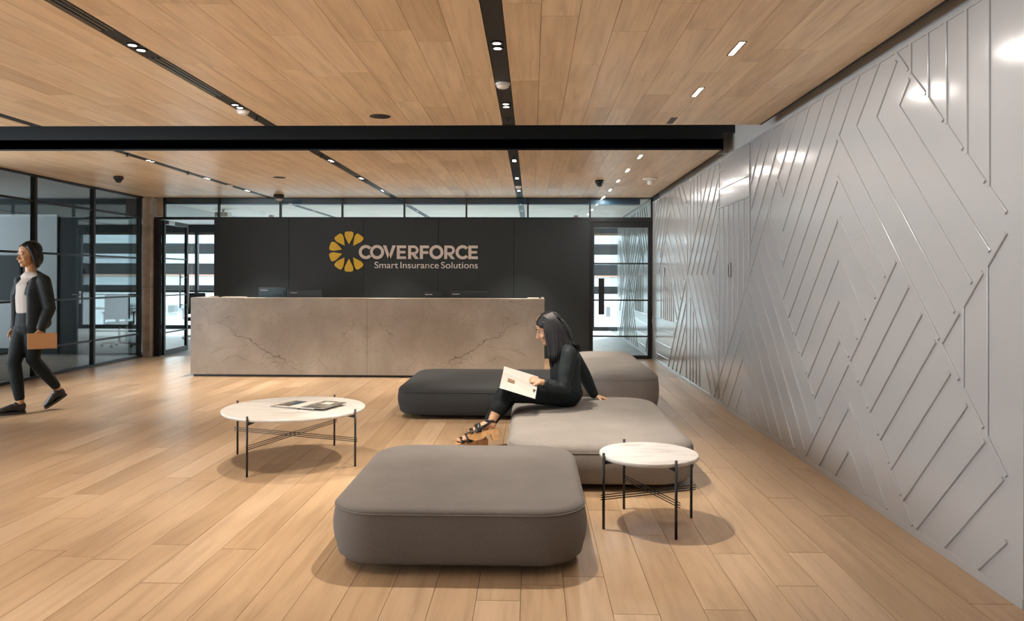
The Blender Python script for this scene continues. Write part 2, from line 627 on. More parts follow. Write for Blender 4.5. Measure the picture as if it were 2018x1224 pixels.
# ---- the deep black recess across the ceiling
rec = struct(box('trim_1', -9.0, 2.045, Y2, Y2 + 0.02, ZC + 0.002, 2.94, M['black']))
boxes('recess_lining', [(-9.0, 2.17, Y2, Y2 + 0.02, 2.94, 3.35), (-9.0, 2.045, Y1 - 0.02, Y1 - 0.001, ZC + 0.001, 3.35), (-9.0, 2.17, Y1, Y2, 3.35, 3.37),
                        (-9.02, -9.0, Y1, Y2, ZC, 3.37)], M['black'], rec)

# ---- right wall, its battens, hidden door and baseboard
wall_r = struct(box('wall_right', XR, 2.36, 3.24, 13.1, 0.0, 2.675, M['paint']))
boxes('upper_wall', [(2.17, 2.36, 3.24, 13.1, 2.676, 3.5), (2.061, 2.17, 3.25, 13.1, 2.668, 2.676), (2.046, 2.17, 8.5, 8.52, 2.76, 3.5)], M['paintflat'], wall_r)
base_r = struct(box('baseboard_right', XR - 0.006, XR + 0.002, 3.236, 13.09, 0.0, 0.045, M['paint'], bevel=0.001))
BAT = [(4.196,2.675,4.193,2.498),(4.193,2.498,4.032,2.349),(4.018,2.675,4.011,2.325),(4.011,2.325,3.864,2.173),(3.843,2.675,3.835,2.151),
       (3.835,2.151,3.69,2.002),(3.665,2.675,3.658,1.974),(3.658,1.974,3.509,1.823),(3.488,2.675,3.483,1.798),(3.483,1.798,3.351,1.669),
       (4.372,2.675,4.22,2.525),(4.206,2.478,4.328,2.355),(4.328,2.355,3.471,1.506),(4.355,2.619,4.609,2.351),(4.609,2.351,3.612,1.362),
       (4.56,2.675,4.894,2.353),(4.894,2.353,3.755,1.22),(4.836,2.675,5.168,2.343),(5.168,2.343,3.896,1.077),(5.187,2.32,6.299,1.21),
       (5.124,2.675,6.313,1.48),(5.414,2.675,6.306,1.776),(5.692,2.675,6.31,2.058),(5.183,2.073,4.485,1.392),(5.187,2.043,6.157,1.07),
       (5.145,1.797,4.612,1.265),(5.177,1.778,6.005,0.936),(5.136,1.539,4.745,1.131),(5.166,1.51,5.871,0.79),(5.13,1.269,4.866,1.0),
       (5.153,1.24,5.73,0.652),(5.134,1.002,4.992,0.876),(5.145,0.972,5.597,0.509),(4.352,1.486,4.972,0.855),(4.998,0.83,5.771,0.05),
       (4.21,1.346,4.829,0.712),(4.069,1.205,4.689,0.572),(3.931,1.068,4.549,0.435),(3.792,0.927,4.413,0.296),(3.647,0.793,4.271,0.158),
       (3.506,0.654,4.123,0.05),(3.37,0.517,3.845,0.05),(3.344,0.253,3.56,0.05),(4.966,0.847,4.849,0.733),(4.822,0.708,4.709,0.593),
       (4.68,0.567,4.567,0.456),(4.536,0.429,4.431,0.322),(4.4,0.293,4.292,0.175),(4.265,0.151,4.158,0.05),(4.987,0.584,4.455,0.05),
       (4.998,0.548,5.499,0.05),(4.981,0.295,4.728,0.05),(4.998,0.262,5.216,0.05),(3.352,1.59,3.494,1.443),(3.494,1.443,3.49,0.674),
       (3.525,1.419,3.685,1.251),(3.685,1.251,3.683,0.865),(3.716,1.225,3.876,1.059),(3.876,1.059,3.715,0.897),(3.678,0.862,3.518,0.703),
       (3.487,0.668,3.344,0.528),(6.713,1.909,6.302,1.525),(6.844,1.769,6.297,1.214),(6.29,1.207,6.162,1.075),(6.139,1.065,6.036,0.951),
       (6.005,0.926,5.902,0.814),(5.864,0.787,5.754,0.672),(5.73,0.645,5.618,0.528),(5.59,0.507,5.479,0.388),(6.981,1.623,5.624,0.238),
       (7.138,1.492,5.773,0.09),(7.287,1.339,6.014,0.05),(7.442,1.187,6.324,0.05),(7.443,0.928,6.616,0.05),(7.475,0.887,8.322,0.05),
       (7.455,0.634,6.908,0.05),(7.475,0.598,8.027,0.05),(7.455,0.318,7.199,0.05),(7.483,0.303,7.736,0.05),(6.437,2.217,6.314,2.085),
       (6.591,2.074,6.674,1.874),(5.956,2.675,6.437,2.217),(6.459,2.192,8.629,0.05),(6.245,2.675,7.103,1.84),(7.103,1.84,7.235,1.705),
       (6.561,2.675,7.223,2.023),(6.846,2.675,7.218,2.272),(7.11,2.675,7.21,2.56),(8.857,2.675,10.15,1.43),(8.585,2.675,9.858,1.429),
       (8.276,2.675,9.578,1.428),(8.472,2.256,9.293,1.431),(8.472,1.984,9.002,1.429),(8.479,1.687,8.715,1.432),(10.135,1.412,8.772,0.05),
       (9.821,1.431,8.491,0.05),(9.535,1.429,8.193,0.05),(9.245,1.428,8.489,0.631),(8.953,1.427,8.489,0.937),(8.697,1.425,8.489,1.193),
       (10.198,1.373,11.523,0.05),(10.213,1.064,11.2,0.05),(10.223,0.775,10.922,0.05),(10.223,0.506,10.632,0.05),(10.189,1.373,10.189,0.05),
       (9.936,1.141,9.947,0.05),(9.754,0.974,9.765,0.05),(9.569,0.786,9.582,0.05),(9.379,0.597,9.395,0.05),(13.052,0.719,10.933,0.737),
       (12.933,0.536,11.076,0.583),(12.7,0.341,11.282,0.342),(12.587,0.141,11.496,0.154),(12.189,1.442,12.175,0.741),(11.949,1.44,11.949,0.741),
       (11.816,1.44,11.783,0.736),(11.641,1.439,11.622,0.736),(11.471,1.371,11.452,0.734),(11.312,1.305,11.288,0.733),(11.134,1.154,11.122,0.734),
       (11.465,1.438,10.849,0.801),(11.175,1.437,10.713,0.933),(10.916,1.436,10.579,1.094),(10.643,1.434,10.449,1.23),(13.052,0.681,12.55,0.05),
       (12.893,0.514,12.587,0.141),(10.528,2.675,10.174,2.392),(10.788,2.675,10.174,2.154),(11.077,2.675,10.174,1.827),(11.342,2.575,10.174,1.49),
       (11.403,2.392,10.347,1.36),(11.641,2.118,10.553,1.294),(11.803,1.99,10.99,1.29),(11.949,1.87,11.252,1.288),(9.945,2.675,9.945,1.71),
       (9.745,2.675,9.745,1.856),(9.535,2.675,9.535,2.087),(9.346,2.675,9.346,2.219),(10.14,2.33,10.14,1.519),(11.428,2.675,12.26,1.715),
       (11.771,2.675,12.439,1.841),(12.037,2.675,12.7,1.875),(12.297,2.675,12.893,2.009),(12.546,2.675,12.988,2.216),(11.403,2.381,12.367,1.476)]

def unit_batten():
    bm = bmesh.new()
    w, t, c = 0.0095, 0.009, 0.0025
    sec = [(-w, 0), (-w, t - c), (-w + c, t), (w - c, t), (w, t - c), (w, 0)]
    a = [bm.verts.new((0, p, q)) for p, q in sec]
    b = [bm.verts.new((1, p, q)) for p, q in sec]
    bm.faces.new(a)
    bm.faces.new(b[::-1])
    for i in range(6):
        bm.faces.new((a[i], a[(i + 1) % 6], b[(i + 1) % 6], b[i]))
    return finish(bm)

BATM = unit_batten()
BATM.materials.append(M['paint'])

def batten(parent, x, y0, z0, y1, z1, inset=0.004):
    """strip on a wall that faces -X"""
    d = Vector((0, y1 - y0, z1 - z0))
    ln = d.length
    d.normalize()
    nrm = Vector((-1, 0, 0))
    s = nrm.cross(d)
    mt = Matrix((d, s, nrm)).transposed().to_4x4()
    mt.translation = Vector((x, y0, z0)) + d * inset
    o = link('batten', BATM, None, parent)
    o.matrix_world = mt @ Matrix.Diagonal((max(ln - 2 * inset, 0.01), 1, 1, 1))
    return o

for y0, z0, y1, z1 in BAT:
    batten(wall_r, XR, y0, z0, y1, z1)
for y0, y1 in ((3.25, 7.25), (8.44, 13.08)):
    box('top_rail', XR - 0.008, XR + 0.002, y0, y1, 2.662, 2.679, M['paint'], wall_r, bevel=0.002)

door3 = struct(box('door_3', XR - 0.003, XR + 0.002, 7.26, 8.42, 0.05, 2.672, M['paint']))
for z in (2.665, 2.56, 2.362, 2.159):
    batten(door3, XR - 0.003, 7.265, z, 8.42, z)
batten(door3, XR - 0.003, 8.42, 0.06, 8.42, 2.66)
batten(door3, XR - 0.003, 7.25, 1.55, 7.25, 2.66)
for y, z in ((8.22, 0.47), (8.025, 0.66), (7.83, 0.86), (7.637, 1.06), (7.442, 1.258)):
    batten(door3, XR - 0.003, y, z, y, 2.15)
hd = box('pull_handle', XR - 0.03, XR - 0.003, 7.895, 7.945, 1.40, 1.547, M['steel'], door3, bevel=0.01, seg=2)
box('pull_recess', XR - 0.032, XR - 0.028, 7.905, 7.93, 1.42, 1.525, M['black'], hd)
hd2 = box('pull_handle', XR - 0.03, XR - 0.001, 11.82, 11.87, 1.40, 1.547, M['steel'], wall_r, bevel=0.01, seg=2)

# wall return facing the camera at the near end
wall_f = struct(box('wall_front', XR + 0.003, 5.2, 3.237, 3.44, 0.0, 3.0, M['paint']))
def batten_f(x0, z0, x1, z1):
    d = Vector((x1 - x0, 0, z1 - z0)); ln = d.length; d.normalize()
    nrm = Vector((0, -1, 0)); s = nrm.cross(d)
    mt = Matrix((d, s, nrm)).transposed().to_4x4()
    mt.translation = Vector((x0, 3.237, z0))
    o = link('batten', BATM, None, wall_f)
    o.matrix_world = mt @ Matrix.Diagonal((ln, 1, 1, 1))
FB = [(2.075, 1.52, 2.975, 2.42), (2.075, 1.49, 2.975, 0.59), (2.075, 0.60, 2.975, 1.50), (2.075, 0.27, 2.295, 0.05), (2.075, 1.90, 2.85, 2.675), (2.075, 2.28, 2.47, 2.675),
      (2.075, 1.19, 2.975, 0.29), (2.4, 0.60, 2.95, 0.05), (2.4, 0.93, 2.975, 1.50), (2.7, 2.42, 2.7, 2.675), (3.0, 0.05, 3.0, 2.675)]
for q in FB:
    batten_f(*q)
box('baseboard', XR + 0.001, 5.2, 3.229, 3.238, 0.0, 0.045, M['paint'], wall_f, bevel=0.001)

# walls the photograph does not show, closing the lobby; daylight enters by the tall windows on the left
wall_b = struct(box('wall_rear', -8.9, 5.4, -4.2, -4.0, 0.0, 3.5, M['paintflat']))
wall_s = struct(box('wall_side', 5.2, 5.4, -4.0, 3.24, 0.0, 3.5, M['paintflat']))
slab_l = struct(box('floor_left', -8.9, -6.74, -4.0, 9.2, -0.12, 0.0, M['floor']))
wall_ll = struct(boxes('wall_left_window', [(-8.9, -8.7, -4.0, 9.0, 0.0, 0.25), (-8.9, -8.7, -4.0, 9.0, 2.6, 3.0)] +
                       [(-8.84, -8.7, y, y + 0.08, 0.25, 2.6) for y in (-4.0, -1.9, 0.2, 2.3, 4.4, 6.5, 8.6)], M['black']))
ceil_l = struct(boxes('ceiling_left', [(-12.0, -6.76, Y2, 20.0, ZC + 0.01, ZC + 0.1), (-12.0, -9.02, Y1, Y2, ZC + 0.01, ZC + 0.1)], M['paintflat']))

# ---- unseen slab and skirts added over the ceiling void, so that daylight only enters by the windows
unseen_roof = struct(boxes('unseen_roof', [(-9.1, 5.4, -4.2, 20.1, 3.5, 3.6), (-9.1, -9.03, -4.2, 9.0, 2.78, 3.5), (-14.2, -9.0, 6.8, 20.1, 3.5, 3.6), (-14.2, 2.4, 20.06, 20.12, 2.5, 3.5), (-14.2, -14.0, 9.0, 20.1, 0.0, 3.5), (-14.2, -9.0, 6.75, 6.8, 2.78, 3.5)], M['under']))

# ---- back wall: dark panels, clerestory, doors
wall_back = struct(box('wall_back', -5.478, 0.985, 13.03, 13.12, 0.0, 2.392, M['black']))
pw = (0.985 + 5.478) / 5
for i in range(5):
    box('panel', -5.478 + i * pw + 0.0025, -5.478 + (i + 1) * pw - 0.0025, 13.012, 13.031, 0.0, 2.39, M['darkwall'], wall_back, bevel=0.0015)
MX = [2.045, 0.993, -0.07, -1.128, -2.2, -3.277, -4.357, -5.434, -6.39]
win1 = struct(box('window_1', -6.56, 2.06, 13.06, 13.12, 2.392, 2.42, M['black']))
for x in MX:
    box('mullion', x - 0.014, x + 0.014, 13.06, 13.12, 2.42, ZC, M['black'], win1)
for a, b in zip(MX, MX[1:]):
    box('pane', b + 0.015, a - 0.015, 13.086, 13.094, 2.42, ZC - 0.004, M['glass'], win1)
box('head_rail', -6.56, 2.06, 13.06, 13.12, ZC - 0.012, ZC + 0.02, M['black'], win1)
trim2 = struct(box('trim_2', -6.4, 1.86, 13.16, 13.36, ZC - 0.105, ZC + 0.1, M['navy']))

def glass_door(name, x0, x1, z1, st, rail_t, rail_b, muntins, loc, rz):
    """leaf in local x (0..w), hinged at local origin"""
    d = struct(bpy.data.objects.new(name, None))
    col.objects.link(d)
    d.location = loc
    d.rotation_euler = (0, 0, rz)
    w = x1 - x0
    for nm, b in (('stile', (0, st, 0.01, z1)), ('stile', (w - st, w, 0.01, z1)), ('rail', (st, w - st, z1 - rail_t, z1)), ('rail', (st, w - st, 0.01, 0.01 + rail_b))):
        box(nm, b[0], b[1], -0.025, 0.025, b[2], b[3], M['black'], d, bevel=0.002)
    zs = [0.01 + rail_b] + muntins + [z1 - rail_t]
    for z in muntins:
        box('muntin', st, w - st, -0.014, 0.014, z - 0.012, z + 0.012, M['black'], d)
    for a, b in zip(zs, zs[1:]):
        box('pane', st, w - st, -0.004, 0.004, a + 0.008, b - 0.008, M['glass'], d)
    return d, w

door2, w2 = glass_door('door_2', 1.005, 2.03, 2.345, 0.045, 0.10, 0.05, [0.383, 1.002, 1.629], (1.005, 13.09, 0), 0)
h2 = box('pull_handle', 0.136, 0.231, -0.075, -0.045, 0.758, 1.376, M['black'], door2, bevel=0.003)
for z in (0.84, 1.29):
    box('standoff', 0.17, 0.195, -0.046, -0.02, z - 0.012, z + 0.012, M['black'], h2)
struct(boxes('trim_3', [(0.985, 1.004, 13.05, 13.12, 0, 2.392), (2.031, 2.06, 13.05, 13.12, 0, 2.392), (1.004, 2.031, 13.05, 13.12, 2.346, 2.392), (1.004, 2.031, 13.05, 13.12, 0, 0.009)], M['black']))
door1, w1 = glass_door('door_1', 0.0, 1.0, 2.37, 0.06, 0.07, 0.09, [0.40, 1.05, 1.70], (-6.425, 13.10, 0), R(92))
for s in (-1, 1):
    h1 = tube('pull_handle', [(0.88, s * 0.075, 0.80), (0.88, s * 0.075, 1.43)], 0.014, M['steel'], door1)
    for z in (0.86, 1.37):
        tube('standoff', [(0.88, s * 0.02, z), (0.88, s * 0.075, z)], 0.008, M['steel'], h1)
box('door_closer', 0.10, 0.34, -0.06, -0.026, 2.30, 2.36, M['steel'], door1, bevel=0.004)
struct(boxes('trim_4', [(-6.56, -6.46, 13.04, 13.12, 0, 2.392), (-5.50, -5.479, 13.04, 13.12, 0, 2.392), (-6.46, -5.50, 13.06, 13.12, 2.375, 2.392)], M['black']))
colm = thing('concrete_column', 'narrow raw concrete column between glass partition and open glass door', 'column', (-6.61, 13.02, 0))
for z0, z1 in ((0.0, 1.20), (1.206, ZC)):
    box('column_section', -0.095, 0.05, -0.09, 0.09, z0, z1, M['concrete'], colm, bevel=0.003)
tag(box('concrete_pier', -6.515, -6.40, 13.02, 13.058, 2.422, ZC, M['concrete'], None, bevel=0.002), 'short pale concrete strip above the open glass door frame', 'column')

# ---- left glass partition
wall_l = struct(box('wall_left', XL - 0.03, XL + 0.03, 8.69, 12.92, 0.0, 0.035, M['black']))
VY = [8.72, 10.10, 11.475, 12.85]
ZR = [0.035, 0.40, 1.05, 1.70, 2.40, ZC - 0.03]
for y in VY:
    box('mullion', XL - 0.035, XL + 0.035, y - 0.025, y + 0.025, 0.035, ZC, M['black'], wall_l, bevel=0.002)
box('head_rail', XL - 0.035, XL + 0.035, 8.69, 12.92, ZC - 0.03, ZC + 0.02, M['black'], wall_l)
for a, b in zip(VY, VY[1:]):
    for i in range(5):
        if i:
            box('muntin', XL - 0.02, XL + 0.02, a + 0.025, b - 0.025, ZR[i] - 0.014, ZR[i] + 0.014, M['black'], wall_l)
        box('pane', XL - 0.004, XL + 0.004, a + 0.026, b - 0.026, ZR[i] + 0.012, ZR[i + 1] - 0.012, M['greyglass'], wall_l)

# ---- meeting room behind the partition
struct(box('floor_meeting', -12.0, -6.75, 9.2, 13.3, -0.12, 0.0, M['carpet']))
wall_m = struct(box('wall_meeting', -12.0, -6.80, 9.0, 9.1, 0.0, ZC, M['paintflat']))
wall_m2 = struct(boxes('wall_meeting_back', [(-12.0, -8.40, 13.3, 13.42, 0.0, ZC), (-8.40, -6.75, 13.3, 13.42, 2.44, ZC)], M['darkwall']))
tag(box('whiteboard', -9.9, -8.41, 13.27, 13.298, 0.10, 2.48, M['offwhite'], None, bevel=0.004), 'tall pale whiteboard panel on the meeting room wall behind glass', 'whiteboard')
tvt = thing('wall_screen', 'black wall screen on the pale panel in the meeting room', 'screen', (-9.45, 13.2, 1.0))
box('bezel', -0.42, 0.42, 0.02, 0.066, -0.05, 0.75, M['screen'], tvt, bevel=0.004)
box('display', -0.40, 0.40, 0.014, 0.021, -0.03, 0.73, M['black'], tvt)
d4 = struct(box('door_4', -8.39, -7.92, 13.31, 13.36, 0.0, 2.43, M['darkwall'], bevel=0.002))
hh = box('lever_plate', -8.03, -7.985, 13.295, 13.312, 0.90, 1.12, M['steel'], d4, bevel=0.003)
tube('lever', [(-8.0, 13.27, 1.06), (-8.13, 13.27, 1.06)], 0.011, M['steel'], hh)
box('pull_bar', -7.975, -7.945, 13.27, 13.31, 1.28, 1.52, M['black'], d4, bevel=0.004)
w4 = struct(box('window_2', -7.92, -7.86, 13.3, 13.38, 0.0, 2.44, M['black']))
for z in (0.0, 0.40, 1.05, 1.70, 2.41):
    box('muntin', -7.86, -6.78, 13.32, 13.36, z, z + 0.028, M['black'], w4)
for a, b in ((0.03, 0.40), (0.43, 1.05), (1.08, 1.70), (1.73, 2.41)):
    box('pane', -7.86, -6.78, 13.336, 13.344, a, b, M['smokeglass'], w4)
box('mullion', -6.80, -6.74, 13.3, 13.38, 0.0, 2.44, M['black'], w4)

# ---- office beyond the back glazing
struct(box('floor_office', -14.0, 2.06, 13.06, 20.0, -0.12, -0.001, M['carpet']))
struct(box('ceiling_office', -6.75, 2.045, 13.36, 20.0, ZC, ZC + 0.1, M['officeceil']))
wall_o = struct(box('wall_office', XR, 2.36, 13.12, 18.35, 0.0, 2.9, M['paint']))
for y0, z0, y1, z1 in BAT:
    if min(y0, y1) > 8.45:
        batten(wall_o, XR, 26.35 - y0, z0, 26.35 - y1, z1)
for x in CH:
    box('channel_plate', x - HW, x + HW, 13.4, 19.9, ZC - 0.004, ZC + 0.001, M['slot'], bpy.data.objects['ceiling_office'])
win3 = struct(boxes('window_3', [(-14.0, 2.4, 19.96, 20.06, -0.05, 0.10), (-14.0, 2.4, 19.96, 20.06, 2.55, 2.9)], M['black']))
MW = [-13.4 + 1.5 * i for i in range(11)]
for x in MW:
    box('mullion', x - 0.035, x + 0.035, 19.96, 20.06, 0.10, 2.55, M['black'], win3)
for a, b in zip(MW, MW[1:]):
    box('muntin', a + 0.035, b - 0.035, 19.98, 20.04, 0.98, 1.02, M['black'], win3)
    box('pane', a + 0.035, b - 0.035, 20.0, 20.01, 0.10, 0.98, M['glass'], win3)
    box('pane', a + 0.035, b - 0.035, 20.0, 20.01, 1.02, 2.55, M['glass'], win3)
struct(box('wall_office_end', 2.06, 2.36, 18.35, 20.06, 0.0, 2.9, M['glass']))

def office_table(loc, w, label, rz=0):
    t = thing('office_table', label, 'table', loc, rz)
    box('tabletop', -w / 2, w / 2, -0.35, 0.35, 0.71, 0.735, M['desktop'], t, bevel=0.003)
    for sx in (-1, 1):
        for sy in (-1, 1):
            box('leg', sx * (w / 2 - 0.05) - 0.02, sx * (w / 2 - 0.05) + 0.02, sy * 0.30 - 0.02, sy * 0.30 + 0.02, 0.0, 0.71, M['desktop'], t)
    return t

def office_chair(loc, rz, label):
    t = thing('office_chair', label, 'chair', loc, rz, 'office chairs behind the glass')
    for k in range(5):
        a = 2 * math.pi * k / 5
        lg = tube('base_arm', [(0, 0, 0.09), (0.30 * math.cos(a), 0.30 * math.sin(a), 0.07)], [0.022, 0.014], M['steel'], t, 8)
        bm = bmesh.new()
        bmesh.ops.create_uvsphere(bm, u_segments=10, v_segments=6, radius=0.03, matrix=Matrix.Translation((0.30 * math.cos(a), 0.30 * math.sin(a), 0.031)))
        link('caster', finish(bm), M['chair'], lg, smooth=True)
    tube('gas_lift', [(0, 0, 0.08), (0, 0, 0.42)], 0.025, M['steel'], t)
    box('seat', -0.24, 0.24, -0.24, 0.24, 0.42, 0.49, M['chair'], t, bevel=0.03, seg=3)
    b = box('backrest', -0.22, 0.22, 0.20, 0.25, 0.55, 1.02, M['chair'], t, bevel=0.022, seg=3)
    box('back_bracket', -0.03, 0.03, 0.19, 0.23, 0.40, 0.60, M['chair'], b)
    for s in (-1, 1):
        box('armrest', s * 0.26 - 0.03, s * 0.26 + 0.03, -0.12, 0.14, 0.66, 0.69, M['chair'], t, bevel=0.01)
        box('arm_post', s * 0.26 - 0.012, s * 0.26 + 0.012, 0.0, 0.04, 0.45, 0.665, M['chair'], t)
    return t

office_table((-9.0, 15.6, 0), 1.6, 'white office table beyond the meeting room glass')
office_chair((-8.1, 14.75, 0), R(200), 'dark mesh office chair beside the white table behind left glass')
office_table((-7.2, 17.8, 0), 1.4, 'white office table seen through the open glass door')
office_chair((-7.4, 16.6, 0), R(30), 'dark office chair seen through the open glass door')
pj = thing('wall_projector', 'small pale box projector under the office ceiling beyond the door', 'projector', (-6.35, 15.5, 2.66))
box('body', -0.14, 0.14, -0.12, 0.12, -0.05, 0.05, M['white'], pj, bevel=0.02, seg=2)
tube('mount', [(0, 0, 0.05), (0, 0, ZC - 2.66)], 0.02, M['white'], pj)
tube('vent_ring', [(-0.05, -0.121, 0), (-0.05, -0.127, 0)], 0.03, M['black'], pj)

# ---- the building across the street and the street
struct(box('ground', -80, 60, 20.5, 90, -12.2, -12.0, M['facade2']))
bld = thing('opposite_building', 'pale office building with grey balcony bands across the street', 'building', (0, 40, -12))
box('wall', -60, 40, 0, 12, 0, 12.53, M['facade'], bld)
box('upper_core', -60, 40, 1.6, 12, 12.53, 15.6, M['facadedark'], bld)
for z0, z1 in ((12.93, 13.49), (14.08, 14.58), (15.14, 15.65)):
    box('balcony_band', -60, 40, -0.3, 1.5, z0, z1, M['facade2'], bld)
box('rust_band', -60, 40, -0.36, -0.3, 13.40, 13.50, M['facadebrown'], bld)
for k in range(14):
    for j, z in enumerate((10.2, 11.3)):
        w = box('window', -31 + k * 2.9, -29.8 + k * 2.9, -0.06, 0.05, z, z + 0.62, M['facade2'], bld)
        box('pane', -30.9 + k * 2.9, -29.9 + k * 2.9, -0.075, -0.055, z + 0.06, z + 0.56, M['facadedark'], w)

# ================================================================== FIXTURES ON THE CEILING
def spot(parent, loc, w, angle=78, blend=0.5):
    l = bpy.data.lights.new('lamp_light', 'SPOT')
    l.energy = w
    l.color = WARM
    l.spot_size = R(angle)
    l.spot_blend = blend
    l.shadow_soft_size = 0.012
    o = bpy.data.objects.new('lamp_light', l)
    col.objects.link(o)
    o.parent = parent
    o.location = loc
    return o

def downlight(x, y, label, w=None, lit=True):
    t = thing('twin_downlight', label, 'ceiling light', (x, y, ZC), 0, 'twin downlights in the black ceiling channels')
    for dy in (-0.05, 0.05):
        lathe('trim_ring', [(0.038, -0.002), (0.038, 0.004), (0.024, 0.004), (0.024, -0.002), (0.038, -0.002)], M['black'], t, (0, dy, 0), 20, cap=False)
        lathe('lens', [(0.024, 0.0005), (0.024, 0.003), (0.001, 0.003)], M['lamp'], t, (0, dy, -0.002), 20)
    if lit:
        spot(t, (0, 0, -0.012), w or SPOT_W)
    return t

names = {CH[0]: 'leftmost black channel', CH[1]: 'channel above the coffee table', CH[2]: 'channel above the ottomans'}
rows = [(-1.5, 'behind the viewer'), (0.05, 'overhead'), (1.55, 'just overhead'), (3.05, 'just out of view'), (4.5, 'nearest in view'), (6.06, 'next to the black recess'),
        (8.92, 'just beyond the black recess'), (10.5, 'above the reception desk front'), (12.0, 'nearest the back wall')]
for x in CH:
    for y, where in rows:
        if (x == CH[2] and -1 < y < 4) or (x == CH[0] and 4 < y < 7):
            continue
        downlight(x, y, 'twin round downlight in the %s, %s' % (names[x], where), SPOT_W * (1.35 if y > 8 else 1.45 if x == CH[2] else 0.6 if y < 4 else 1.0))

for x in CH:
    for y, where in ((14.6, 'first'), (16.6, 'second')):
        downlight(x, y, 'twin downlight in office ceiling beyond the glass, %s, %s row' % (where, {CH[0]: 'left', CH[1]: 'middle', CH[2]: 'right'}[x]), SPOT_W * 1.6)

def linear(x, y, ln, label):
    t = thing('linear_downlight', label, 'ceiling light', (x, y, ZC), 0, 'short linear lights along the panelled wall')
    w = 0.014
    for sx in (-1, 1):
        box('frame_side', sx * 0.019 - 0.005, sx * 0.019 + 0.005, -ln / 2 - 0.006, ln / 2 + 0.006, -0.003, 0.001, M['brown'], t)
    for sy in (-1, 1):
        box('frame_end', -0.014, 0.014, sy * (ln / 2) - 0.006, sy * (ln / 2) + 0.006, -0.003, 0.001, M['black'], t)
    box('lens', -w, w, -ln / 2 + 0.006, ln / 2 - 0.006, -0.002, 0.0008, M['strip'], t)
    return t

for y, where in ((2.4, 'just out of view'), (3.47, 'above the frame'), (4.57, 'nearest in view'), (5.64, 'second from the viewer'), (8.63, 'first beyond the black recess'), (9.73, 'second beyond the black recess'),
                 (10.8, 'third beyond the black recess'), (11.9, 'fourth beyond the black recess'), (12.95, 'nearest the back glazing')):
    linear(1.216, y, 0.27 if y < 8 else 0.25, 'short bright linear ceiling light, ' + where)
off = thing('linear_slot', 'unlit dark slot fitting in the ceiling beside the black recess', 'ceiling fitting', (1.214, 6.66, ZC))
for s in (-1, 1):
    box('frame_side', s * 0.022 - 0.006, s * 0.022 + 0.006, -0.13, 0.13, -0.003, 0.001, M['brown'], off)
box('louvre', -0.016, 0.016, -0.125, 0.125, -0.002, 0.0008, M['black'], off)

def dome_camera(x, y, s, label, glassy=True):
    t = thing('dome_camera', label, 'camera', (x, y, ZC), 0, 'ceiling cameras')
    lathe('housing', [(0.065 * s, 0), (0.068 * s, -0.03 * s), (0.060 * s, -0.045 * s)], M['black'], t, n=24)
    lathe('dome', [(0.05 * s, -0.045 * s), (0.047 * s, -0.065 * s), (0.035 * s, -0.083 * s), (0.015 * s, -0.093 * s), (0.002 * s, -0.095 * s)], M['screen'] if not glassy else M['steel'], t, n=24)
dome_camera(-4.219, 12.58, 1.25, 'black dome camera hanging above the left end of dark wall')
dome_camera(-5.666, 10.288, 0.95, 'small black dome camera near the left glass partition', False)
dome_camera(0.949, 10.73, 0.95, 'small black dome camera between the linear lights and centre channel', False)
for x, y, r, lb in ((-1.296, 6.45, 0.088, 'round black speaker grille in ceiling just before the recess'), (-3.48, 10.4, 0.085, 'round black speaker grille in ceiling beyond the recess')):
    t = thing('ceiling_speaker', lb, 'speaker', (x, y, ZC))
    lathe('rim', [(r, 0.0), (r, -0.004), (r - 0.01, -0.006)], M['black'], t)
    lathe('grille', [(r - 0.011, -0.004), (r * 0.5, -0.007), (0.002, -0.008)], M['slot'], t)
ap = thing('access_point', 'round cream wireless unit on a stem under the ceiling', 'access point', (1.62, 10.48, ZC))
lathe('plate', [(0.10, 0.0), (0.105, -0.018), (0.09, -0.03)], M['white'], ap)
lathe('stem', [(0.04, -0.03), (0.042, -0.085), (0.03, -0.095), (0.002, -0.096)], M['white'], ap)
for x, y, lb in ((-0.209, 5.376, 'white smoke detector in the centre channel before the recess'), (-2.385, 6.22, 'cream smoke detector in channel above the coffee table'),
                 (-0.205, 11.45, 'white smoke detector in the centre channel near back wall'), (-4.53, 11.3, 'cream smoke detector in the leftmost channel near back wall')):
    t = thing('smoke_detector', lb, 'smoke detector', (x, y, ZC + 0.004))
    lathe('base', [(0.052, 0.0), (0.052, -0.012)], M['white'], t, n=24)
    lathe('cap', [(0.047, -0.012), (0.042, -0.03), (0.028, -0.038), (0.002, -0.04)], M['white'], t, n=24)
for x, y in ((-0.209, 6.58), (-2.37, 6.48), (-0.209, 8.62), (-2.37, 8.5), (-0.209, 12.3), (-4.53, 9.9), (-4.53, 8.4), (-2.37, 12.75)):
    ch = {-0.209: 'centre', -2.37: 'coffee table', -4.53: 'leftmost'}[x]
    pos = 'before the recess' if y < 7 else ('right after the recess' if y < 9 else 'well beyond the recess')
    t = thing('sprinkler', 'tiny black sprinkler head in the %s channel, %s' % (ch, pos), 'sprinkler', (x, y, ZC + 0.004), 0, 'sprinklers in the ceiling channels')
    lathe('escutcheon', [(0.03, 0.0), (0.026, -0.006)], M['black'], t, n=16)
    lathe('head', [(0.007, -0.006), (0.007, -0.03)], M['black'], t, n=10)
    lathe('deflector', [(0.02, -0.03), (0.02, -0.033)], M['black'], t, n=16)
